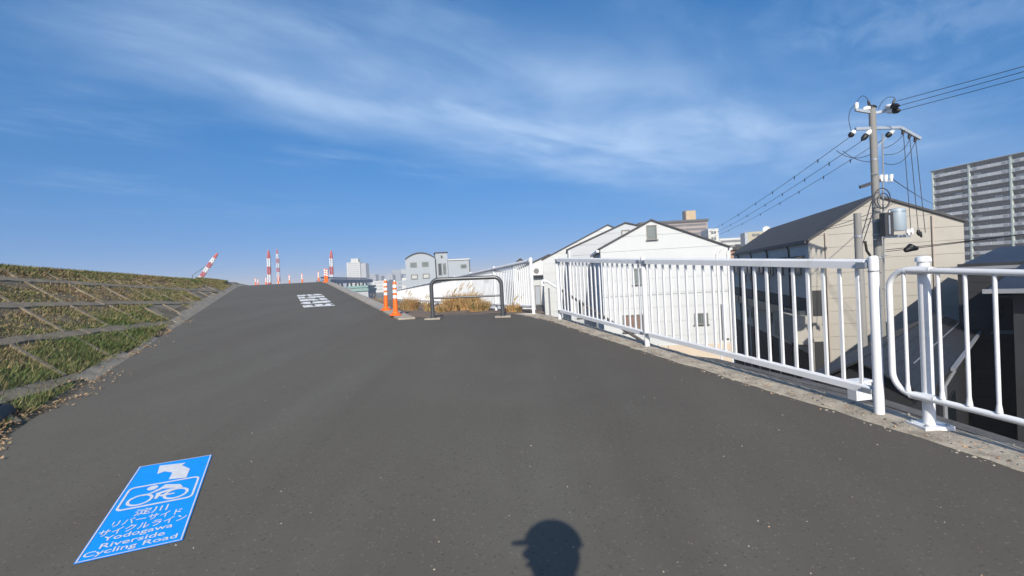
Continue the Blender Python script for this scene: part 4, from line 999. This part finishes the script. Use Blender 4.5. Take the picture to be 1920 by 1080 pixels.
def crane(label, base, tip, w=1.35, cols=(red_paint, crane_white), n=5, ends='r', mast=None, cable=None):
    """lattice boom in red and white lengths on a crawler base"""
    base, tip = Vector(base), Vector(tip)
    t = thing('crawler_crane', label, 'crane', (base.x, base.y, GROUND), 0, None)
    o = Vector((base.x, base.y, GROUND)); a = base-o; b = tip-o; d = (b-a).normalized()
    x = d.cross(Vector((0,1,0))).normalized(); y = d.cross(x).normalized(); L_ = (b-a).length; sl_ = L_/n
    for i in range(n):
        m = MB(); s0, s1 = i*sl_, (i+1)*sl_; pn = 4
        wd = lambda s_: w/2*(1 if s_ < L_*.8 else max(.25, 1-(s_-L_*.8)/(L_*.2)*.8))
        for cx_, cy_ in ((1,1),(1,-1),(-1,-1),(-1,1)):
            m.bar(a+d*s0+(x*cx_+y*cy_)*wd(s0), a+d*s1+(x*cx_+y*cy_)*wd(s1), .24,.24, up=(0,1,0))
        for k in range(pn):
            e0, e1 = s0+sl_*k/pn, s0+sl_*(k+1)/pn
            for (c0,c1) in (((1,1),(-1,1)),((-1,1),(-1,-1)),((-1,-1),(1,-1)),((1,-1),(1,1))):
                if k%2: c0, c1 = c1, c0
                m.bar(a+d*e0+(x*c0[0]+y*c0[1])*wd(e0), a+d*e1+(x*c1[0]+y*c1[1])*wd(e1), .16,.16, up=(0,1,0))
        m.build('boom_section', cols[i%2], t)
    MB().box(-2.2,2.2,-3,3,1.3,3.4).build('house', red_paint, t); MB().box(-2.4,2.4,-4.2,-3.01,1.4,3.2).build('counterweight', dark_steel, t)
    for s_ in (-1,1): MB().box(s_*2-.5,s_*2+.5,-3,3,0,1.1).build('track', rubber, t)
    MB().bar(Vector((0,0,2.0)), a, .6,.6, up=(0,1,0)).build('boom_foot', cols[0], t)
    if mast:
        p, q = Vector(mast)-o, Vector(cable)-o
        MB().tube([a+Vector((-2,0,-1)), p], .14, 6).build('gantry', dark_steel, t); MB().tube([p, q], .11, 6).build('pendant_cable', dark_steel, t)
    return t
Yc = 230
crane('red and white crane boom leaning over the levee crown', P(366,536,Yc), P(408,475,Yc), w=1.15, n=7, mast=P(361,516,Yc), cable=P(398,491,Yc))
crane('upright red and white crane boom with a dark red tip beyond the path crest', P(506,545,Yc), P(503.5,469.5,Yc), w=1.0, n=5)
crane('fainter upright lattice crane boom close beside the red tipped one', P(524,545,Yc+150), P(519.5,467.5,Yc+150), w=1.5, n=9)
crane('upright crane boom with a slanting dark strut behind the crest posts', P(622.5,545,Yc), P(621,470,Yc), w=1.0, n=5, cols=(red_paint, crane_white), mast=P(611.5,530,Yc), cable=P(620,486,Yc))

# ------------------------------------------------------------------ utility pole
pb = P(1646,470,14.2); pole_x, pole_y = pb.x, pb.y
pole = thing('utility_pole', 'tall concrete utility pole with transformer, crossarms and insulators', 'utility pole', (pole_x,pole_y,GROUND))
ztop_ = P(1639,203,14.2).z-GROUND
MB().tube([(0,0,0),(0,0,ztop_)], [.142,.083], 20).build('shaft', pole_conc, pole, True)
def lp(px, py, Y=14.2): p = P(px, py, Y); return Vector((p.x-pole_x, p.y-pole_y, p.z-GROUND))
# top bracket with its insulators
MB().bar(lp(1604,206),lp(1640,212),.07,.07).build('top_bracket', galv, pole)
MB().bar(lp(1640,212,14.2),lp(1672,206,14.0),.07,.07).build('top_bracket', galv, pole)
def insul(a, b, r1=.06, mat=porcelain):
    a, b = Vector(a), Vector(b); o = MB().tube([a, a.lerp(b,.15), a.lerp(b,.2), a.lerp(b,.45), a.lerp(b,.5)], [r1*.5,r1,r1*1.1,r1,r1*.6], 10).build('insulator', mat, pole, True)
    MB().tube([a.lerp(b,.44), a.lerp(b,.55), a.lerp(b,.8), b], [r1*.9,r1*1.3,r1*1.15,r1*.3], 10).build('clamp_cover', rubber, o, True); return o
insul(lp(1618,205),lp(1644,200)); insul(lp(1660,200,14.0),lp(1687,198,13.6)); insul(lp(1662,209,14.0),lp(1689,207,13.7)); insul(lp(1656,206,14.1),lp(1676,203,14.0),.045)
MB().tube([lp(1606,193),lp(1606,201),lp(1606,206)], [.05,.055,.03], 10).build('insulator', porcelain, pole, True)
for (a,b) in (((1631,199),(1627,188)),((1674,196),(1678,185))): MB().tube([lp(*a),lp((a[0]+b[0])/2,(a[1]+b[1])/2),lp(*b)], [.03,.035,.02], 8).build('lug', rubber, pole, True)
# main crossarm with the bent right-hand end
MB().bar(lp(1604,242),lp(1645,240),.075,.075).build('crossarm', galv, pole); MB().bar(lp(1645,240),lp(1688,239),.075,.075).build('crossarm', galv, pole)
MB().bar(lp(1688,239),lp(1726,260),.075,.075).build('crossarm_end', galv, pole)
MB().bar(lp(1645,275),lp(1664,254),.03,.03).build('brace', galv, pole)
insul(lp(1603,245),lp(1592,257)); insul(lp(1634,243),lp(1615,264)); insul(lp(1676,245),lp(1661,257))
for (x_,y_) in ((1694,247),(1706,255),(1717,261)): MB().tube([lp(x_,y_-2),lp(x_-2,y_+5)], [.05,.03], 8).build('hook', rubber, pole, True)
# lower bracket, low-voltage rack, transformer
MB().bar(lp(1612,351),lp(1652,338),.06,.09).build('low_arm', dark_steel, pole)
for (x_,y_) in ((1652,333),(1661,333),(1671,332)):
    MB().tube([lp(x_,y_-5),lp(x_,y_),lp(x_,y_+8)], [.045,.05,.03], 8).build('insulator', porcelain, pole, True)
MB().bar(lp(1650,338),lp(1674,340),.05,.05).build('low_rack', galv, pole)
tc_ = lp(1683,433,13.9)
tr = MB().lathe([(.19,0),(.20,.02),(.20,.56),(.18,.60),(.05,.62)], 22, tc_).build('transformer', transformer_grey, pole, True)
MB().lathe([(.205,.50),(.205,.53)], 22, tc_).build('rim', galv, tr, True)
for (x_,y_) in ((1668,402),(1676,403),(1689,402)): MB().tube([lp(x_,y_-7,13.9),lp(x_,y_+2,13.9)], [.02,.035], 8).build('bushing', porcelain, tr, True)
q = lp(1664,420,13.8); MB().box(q.x-.14,q.x+.09,q.y-.1,q.y+.1,q.z-.33,q.z+.30).build('switch_box', trim_dark, pole)
MB().box(q.x-.05,q.x-.01,q.y-.12,q.y-.101,q.z-.28,q.z+.22).build('switch_strip', galv, pole)
MB().bar(lp(1648,444),lp(1706,442),.06,.08).build('platform_arm', galv, pole)
for (x_,y_,r_) in ((1702,436,.055),(1709,434,.05),(1722,437,.05),(1726,440,.04)): MB().tube([lp(x_,y_-6,13.9),lp(x_,y_,13.9),lp(x_+2,y_+5,13.9)], [r_*.7,r_,r_*.5], 8).build('fuse_holder', porcelain if x_ < 1712 else rubber, pole, True)
MB().tube([lp(1697,470,13.8),lp(1707,464,13.8),lp(1720,466,13.8)], [.06,.11,.05], 10).build('cable_closure', rubber, pole, True)
for (x_,y_,rr_) in ((1654,372,.28),(1656,376,.20)):
    c = lp(x_,y_,13.95); MB().tube([c+Vector((rr_*.8*math.cos(R(k*24)),0,rr_*math.sin(R(k*24)))) for k in range(16)], .013, 6).build('coiled_cable', wire_mat, pole, True)
for yy in (416,441,484,300): MB().lathe([(.128-.00017*(490-yy),0),(.128-.00017*(490-yy),.03)], 16, (0,0,lp(1645,yy).z)).build('band', galv, pole)
for k in range(14): zz_ = 3.5+k*.45; MB().tube([(0,-.12,zz_),((-1)**k*.22,-.14,zz_)], .009, 6).build('step_bolt', galv, pole)
MB().tube([lp(1655,250),lp(1655.5,350),lp(1657,470),lp(1658,600)], .02, 6).build('conduit', trim_grey, pole, True)
for pts in ([(1606,193),(1617,180),(1628,188)],[(1604,196),(1592,215),(1596,245)],[(1647,205),(1660,185),(1678,183)],[(1632,212),(1630,240)],[(1655,278),(1675,270),(1694,252)],[(1655,290),(1688,284),(1706,258)],[(1655,305),(1690,303),(1717,264)],[(1568,282),(1600,296),(1635,288)],[(1580,283),(1610,300),(1640,303)]):
    pp = [lp(*p) for p in pts]
    if len(pp) == 3: a,b,c = pp; ctl = b*2-(a+c)/2; pp = [a*(1-f)**2+ctl*2*f*(1-f)+c*f*f for f in [i/10 for i in range(11)]]
    MB().tube(pp, .0085, 5).build('jumper_wire', wire_mat, pole, True)
for (a,b) in (((1694,252),(1708,432)),((1706,260),(1722,434)),((1717,266),(1735,436))): MB().tube([lp(*a), lp(*b,13.9)], .009, 5).build('drop_wire', wire_mat, pole, True)

# short stub pole beside it
g = P(1612,480,13.0); st = thing('stub_pole', 'short weathered concrete stub pole beside the tall utility pole', 'pole', (g.x,g.y,GROUND))
zt = P(1605,400,13).z-GROUND
MB().tube([(.0,0,0),(-.02,0,zt)], [.14,.085], 16).build('shaft', pole_conc, st, True)
MB().lathe([(.10,0),(.10,.04)], 16, (-.02,0,P(1608,445,13).z-GROUND)).build('band', galv, st)
for a,b in (((1614,447),(1634,378)),((1616,462),(1640,388))):
    q0, q1_ = P(*a,13)-Vector((g.x,g.y,GROUND)), P(*b,14)-Vector((g.x,g.y,GROUND)); MB().tube([q0,q1_], .012, 5).build('stay_wire', wire_mat, st, True)
MB().tube([P(1622,452,13)-Vector((g.x,g.y,GROUND)),P(1625,470,13)-Vector((g.x,g.y,GROUND)),P(1632,480,13)-Vector((g.x,g.y,GROUND))], .03, 8).build('cable_joint', rubber, st, True)

# hidden far pole that carries the lines on, and the overhead wires themselves
fp = P(1283,470,60); fpole = thing('utility_pole', 'far concrete utility pole behind the white gabled houses', 'utility pole', (fp.x,fp.y,GROUND))
zf = P(1283,452,60).z-GROUND
MB().tube([(0,0,0),(0,0,zf)], [.18,.1], 12).build('shaft', pole_conc, fpole, True); MB().bar((-1,0,zf-.3),(1,0,zf-.3),.08,.08).build('crossarm', galv, fpole)
def wire(label, a, b, sag, r=.0095, grp=None, n=16, clips=()):
    a, b = Vector(a), Vector(b); m = thing('overhead_wire', label, 'wire', a, 0, grp)
    pts = [(a.lerp(b,i/n)-a)+Vector((0,0,-sag*4*(i/n)*(1-i/n))) for i in range(n+1)]
    MB().tube(pts, r, 5).build('cable', wire_mat, m, True)
    for f in clips:
        q = (a.lerp(b,f)-a)+Vector((0,0,-sag*4*f*(1-f))); MB().tube([q+Vector((0,0,.03)), q, q-Vector((0,0,.10))], [.012,.02,.008], 6).build('wire_clip', rubber, m)
    return m
fa = Vector((fp.x,fp.y,GROUND+zf-.25))
for k, (x_,y_) in enumerate(((1592,258),(1615,265),(1661,258))):
    wire(('black overhead wire with small clips from the free end of the pole crossarm', 'black overhead wire with small clips from the crossarm beside the pole shaft', 'black overhead wire with small clips from under the bent side of the crossarm')[k], P(x_,y_,14.2), fa+Vector(((k-1)*.8,0,0)),   .55, .008, 'wires leading away from the crossarm', 24, (.05,.1,.16,.22,.3,.4,.5,.62))
for k, (x_,y_,ex,ey) in enumerate(((1680,190,1920,116),(1687,198,1920,124),(1689,207,1920,136))):
    a = P(x_,y_,13.7); m_ = P(ex,ey,11.2); b = a+(m_-a)*9; b.z = a.z+(m_.z-a.z)*2.0
    wire(('topmost', 'middle', 'lowest')[k]+' of three black overhead wires from the pole top passing above the apartment tower', a, b, .35, .0075, 'wires leading away from the pole top')
a = P(1660,470,14.0); m_ = P(1920,425,11.0)
for k in range(2):
    aa = a+Vector((0,0,.02-.05*k)); b = aa+(m_-aa)*5; wire(('upper', 'lower')[k]+' strand of the low twin wires crossing in front of the tan gable', aa, b, .25, .009, 'low wires from the pole')
wire('thin wire crossing the tan gable from the stub pole to the eave', P(1530,432,18), P(1645,395,14.2), .05, .008)
wire('thin wire crossing the tan gable just under its neighbour to the eave', P(1546,430,18.2), P(1645,405,14.2), .05, .008)
wire('pale service wire running from the pole behind the apartment tower', P(1672,335,14.2), P(1760,386,40), .1, .012)

# white cabinet below the railing end
g = P(1613,748,4.7)
t = thing('utility_cabinet', 'small white cabinet standing on the ledge behind the railing post', 'cabinet', (g.x,g.y,g.z), -10)
MB().box(-.085,.075,-.05,.05,0,.16).build('body', white_paint, t); MB().box(-.10,.09,-.06,.06,.161,.18).build('lid', white_paint, t); MB().box(-.07,.06,-.056,-.051,.02,.14).build('door', white_paint, t)

# ------------------------------------------------------------------ dry reeds by the side track
def reeds(label, x, y, rx, ry, h, n, mats=(straw2, straw3, green2), lean=(.2,0), weights=(.5,.4,.1)):
    z = branch_z(x, y)
    v = []; f = []; mi = []
    for i in range(n):
        a = random.uniform(0,6.283); r_ = math.sqrt(random.random()); bx, by = rx*r_*math.cos(a)*.6, ry*r_*math.sin(a)*.6
        hh = h*random.uniform(.35,1.0)*(1-.35*r_); la = random.uniform(0,6.283); lm = random.uniform(.1,.65)*hh
        dx, dy = math.cos(la)*lm+lean[0]*hh+bx*.5, math.sin(la)*lm+lean[1]*hh+by*.5; wv = random.uniform(.005,.012); pa = random.uniform(0,3.14); ox, oy = math.cos(pa)*wv, math.sin(pa)*wv
        b0 = len(v); zb = branch_z(x+bx,y+by)-z-.02
        for s_, k in ((0,1.0),(.45,.9),(.8,.6),(1.0,.1)):
            cx, cy, cz = bx+dx*s_**1.8, by+dy*s_**1.8, zb+hh*(s_-.28*s_*s_*lm/hh)
            v += [(cx-ox*k,cy-oy*k,cz),(cx+ox*k,cy+oy*k,cz)]
        c = random.choices(range(len(mats)), weights)[0]
        for q in range(3): f.append((b0+2*q,b0+2*q+1,b0+2*q+3,b0+2*q+2)); mi.append(c)
    t = thing('dry_reed_clump', label, 'reeds', (x,y,z))
    me = bpy.data.meshes.new('stalks'); me.from_pydata(v, [], f)
    for m_ in mats: me.materials.append(m_)
    me.polygons.foreach_set('material_index', mi); o = link('stalks', me, t)
    sh_ = None
    for i in range(max(3,n//140)):                      # feathery seed heads
        a = random.uniform(0,6.283); r_ = random.random(); bx, by = rx*r_*math.cos(a)*.8, ry*r_*math.sin(a)*.8; hz = h*random.uniform(.75,1.05)
        if sh_ is None: sh_ = MB().tube([(0,0,0),(.05,0,.09),(.11,.02,.16)], [.004,.014,.003], 5).build('seed_head', straw3, t)
        else: sh_ = link('seed_head', sh_.data, t)
        sh_.location = (bx,by,hz*.8)
    return t
def on_branch(px, Y): 
    p = P(px, 560, Y); return p.x, p.y
for lb, px, Y, rx, h, n, wts, ln in (('tall tawny dry reed clump behind the hoop barrier', 850,15.0,.46,.76,900,(.6,.37,.03),(.12,0)), ('tall tawny dry reed clump leaning against the railing', 878,14.6,.40,.78,700,(.6,.37,.03),(.08,0)),
     ('low green tinged dry grass clump before the long railing', 897,13.4,.40,.48,700,(.35,.45,.2),(0,0)), ('low straw clump at the foot of the railing end post', 962,10.9,.26,.26,350,(.6,.35,.05),(0,0)), ('low straw tuft at the foot of the tall reeds', 826,14.2,.22,.36,320,(.45,.45,.1),(0,0)),
     ('bushy brown weed clump between the posts and hoop', 768,18.0,.42,.72,600,(.55,.35,.1),(.1,0)), ('thin pale weed tuft beside the hoop leg', 801,16.0,.16,.52,160,(.3,.5,.2),(0,0)), ('far brown weed clump beside the kerb strip', 703,27,.5,.75,400,(.75,.22,.03),(0,0)), ('small low weed tuft beyond the orange posts', 752,20.5,.4,.25,260,(.3,.4,.3),(0,0))):
    x, y = on_branch(px, Y); reeds(lb, x, y, rx, rx*.8, h, n, weights=wts, lean=ln)

# gravel and crumbs lying on the kerb
m = MB()
for i in range(2600):
    f = random.random()**1.3*(len(fl)-2); k = int(f); p = fl[len(fl)-2-k].lerp(fl[len(fl)-1-k], random.random()); d = (fl[1]-fl[0]).normalized()
    o = random.gauss(.08,.09); q = p+Vector((-d.y,d.x))*max(-.17,min(.24,o)); r_ = random.choice([.004,.005,.006,.008,.011]); z = plane_z(q.x,q.y)+.014 if o < .17 else plane_z(q.x,q.y); a = random.uniform(0,3); c, s_ = math.cos(a)*r_, math.sin(a)*r_
    m.add([(q.x+c*1.4,q.y+s_*1.4,z),(q.x-s_,q.y+c,z),(q.x-c*1.2,q.y-s_*1.2,z),(q.x+s_,q.y-c,z),(q.x,q.y,z+r_*.9)], [(0,1,4),(1,2,4),(2,3,4),(3,0,4)], random.choice([0,0,1,2]))
tag(m.build('gravel', [concrete_pale, litter_mat, concrete_dark]), 'crumbled gravel and dry bits on the concrete kerb', 'gravel', kind='stuff')
# scattered grit on the asphalt
n = 330; m = MB()
for i in range(n):
    yy = 1.5+7*random.random()**1.6; xx = random.uniform(-.95,.95)*yy*.95; u_, v_ = touv(xx,yy)
    if not (VR-1.4 < v_ < VL-.05): continue
    r_ = random.choice([.0015,.002,.002,.003,.0045]); z = plane_z(xx,yy); a = random.uniform(0,3)
    c, s_ = math.cos(a)*r_, math.sin(a)*r_
    m.add([(xx+c*1.4,yy+s_*1.4,z),(xx-s_,yy+c,z),(xx-c*1.2,yy-s_*1.2,z),(xx+s_,yy-c,z),(xx,yy,z+r_*1.2)], [(0,1,4),(1,2,4),(2,3,4),(3,0,4)], random.choice([0,0,0,1]))
tag(m.build('grit', [concrete_pale, litter_mat]), 'loose pale grit scattered over the asphalt', 'grit', kind='stuff')

# ------------------------------------------------------------------ the person whose shadow falls ahead
def skin_mesh(name, nodes, edges, mat, parent, sub=2):
    me = bpy.data.meshes.new(name); me.from_pydata([n_[0] for n_ in nodes], edges, []); o = link(name, me, parent); me.materials.append(mat)
    md = o.modifiers.new('skin', 'SKIN'); md.use_smooth_shade = True
    for v_, n_ in zip(me.skin_vertices[0].data, nodes): v_.radius = (n_[1], n_[2] if len(n_) > 2 else n_[1]); v_.use_root = False
    me.skin_vertices[0].data[0].use_root = True
    s_ = o.modifiers.new('sub', 'SUBSURF'); s_.levels = sub; s_.render_levels = sub; return o
per = thing('person', 'person in a dark jacket and brimmed cap standing behind the camera, casting the head shadow', 'person', (.04,-.28,plane_z(.04,-.28)))
body = [((0,0,.94),.15,.11), ((0,-.01,1.12),.14,.10), ((0,0,1.30),.165,.10), ((0,-.02,1.40),.11,.08), ((0,.0,1.47),.055,.055),
        ((.19,-.02,1.37),.06,.06), ((.25,-.03,1.10),.045,.045), ((.27,.05,.86),.035,.035), ((-.19,-.02,1.37),.06,.06), ((-.25,-.03,1.10),.045,.045), ((-.27,.05,.86),.035,.035),
        ((.09,0,.86),.095,.10), ((.10,.01,.48),.06,.062), ((.10,-.02,.09),.042,.045), ((.10,.12,.045),.04,.035), ((-.09,0,.86),.095,.10), ((-.10,.01,.48),.06,.062), ((-.10,-.02,.09),.042,.045), ((-.10,.12,.045),.04,.035)]
skin_mesh('body', body, [(0,1),(1,2),(2,3),(3,4),(3,5),(5,6),(6,7),(3,8),(8,9),(9,10),(0,11),(11,12),(12,13),(13,14),(0,15),(15,16),(16,17),(17,18)], cloth_mat, per)
for s_ in (-1,1):
    hx, hy, hz = s_*.27,.06,.82
    nod = [((hx,hy-.01,hz+.06),.026,.02), ((hx,hy+.005,hz-.01),.036,.016)]; ed = [(0,1)]
    for k in range(4):
        fx = hx+(k-1.5)*.017*1.0; l_ = (.062,.07,.068,.052)[k]; b_ = len(nod)
        nod += [((fx,hy+.012,hz-.055),.009), ((fx,hy+.022,hz-.055-l_*.5),.0085), ((fx,hy+.042,hz-.055-l_),.0075)]; ed += [(1,b_),(b_,b_+1),(b_+1,b_+2)]
    b_ = len(nod); nod += [((hx-s_*.04,hy+.03,hz-.02),.011), ((hx-s_*.045,hy+.05,hz-.06),.009)]; ed += [(1,b_),(b_,b_+1)]
    skin_mesh('hand', nod, ed, skin_mat, per, 1)
hd = bpy.data.objects.new('head', None)
def ball(name, mat, c, r, parent, n=18, cut=None):
    m_ = MB(); prof = []
    vs = []; k = 12
    for i in range(k+1):
        th = math.pi*i/k
        for j in range(n): ph = 2*math.pi*j/n; vs.append((c[0]+r[0]*math.sin(th)*math.cos(ph), c[1]+r[1]*math.sin(th)*math.sin(ph), max(c[2]+r[2]*math.cos(th), cut if cut is not None else -9)))
    m_.add(vs, [(i*n+j, i*n+(j+1)%n, (i+1)*n+(j+1)%n, (i+1)*n+j) for i in range(k) for j in range(n)]); return m_.build(name, mat, parent, True)
bpy.data.objects.remove(hd)
head = ball('head', skin_mat, (0,0,0), (.078,.10,.125), per); head.location = (0,.01,1.565); head.rotation_euler = (0,R(24),R(72))
ball('nose', skin_mat, (0,.10,-.02), (.014,.022,.022), head); ball('mouth', M('lips',(.35,.14,.12),.5,.05), (0,.093,-.062), (.026,.01,.008), head)
for s_ in (-1,1):
    ball('eye', M('eye_white',(.7,.7,.7),.3,.02), (s_*.03,.088,.005), (.013,.01,.009), head); ball('ear', skin_mat, (s_*.08,-.005,-.01), (.012,.022,.032), head)
ball('hair', hair_mat, (0,-.022,.0), (.090,.098,.12), head)
ball('cap', cap_mat, (0,-.008,.035), (.116,.126,.112), head, cut=.03)
m = MB(); bp_ = []
for k in range(9):
    a = R(-62+15.5*k); bp_.append((math.sin(a)*.09, .10+math.cos(a)*.075))
poly = bp_+[(.09,.06),(-.09,.06)]
m.prism(poly, lambda x_,y_: (x_,y_,.028-.12*(y_-.06)), lambda x_,y_: (x_,y_,.036-.12*(y_-.06))); m.build('cap_brim', cap_mat, head)

# ------------------------------------------------------------------ thin winter haze over the whole place
hm = bpy.data.materials.new('haze'); hm.use_nodes = True; t_ = hm.node_tree; t_.nodes.clear()
pv = t_.nodes.new('ShaderNodeVolumePrincipled'); pv.inputs['Color'].default_value = (.97,.95,.92,1); pv.inputs['Density'].default_value = .0008; pv.inputs['Anisotropy'].default_value = 0
ou = t_.nodes.new('ShaderNodeOutputMaterial'); t_.links.new(pv.outputs[0], ou.inputs['Volume'])
tag(MB().box(-3100,3100,-160,3000,GROUND-1,48).build('haze', hm), 'thin pale haze in the air over the town', kind='stuff')
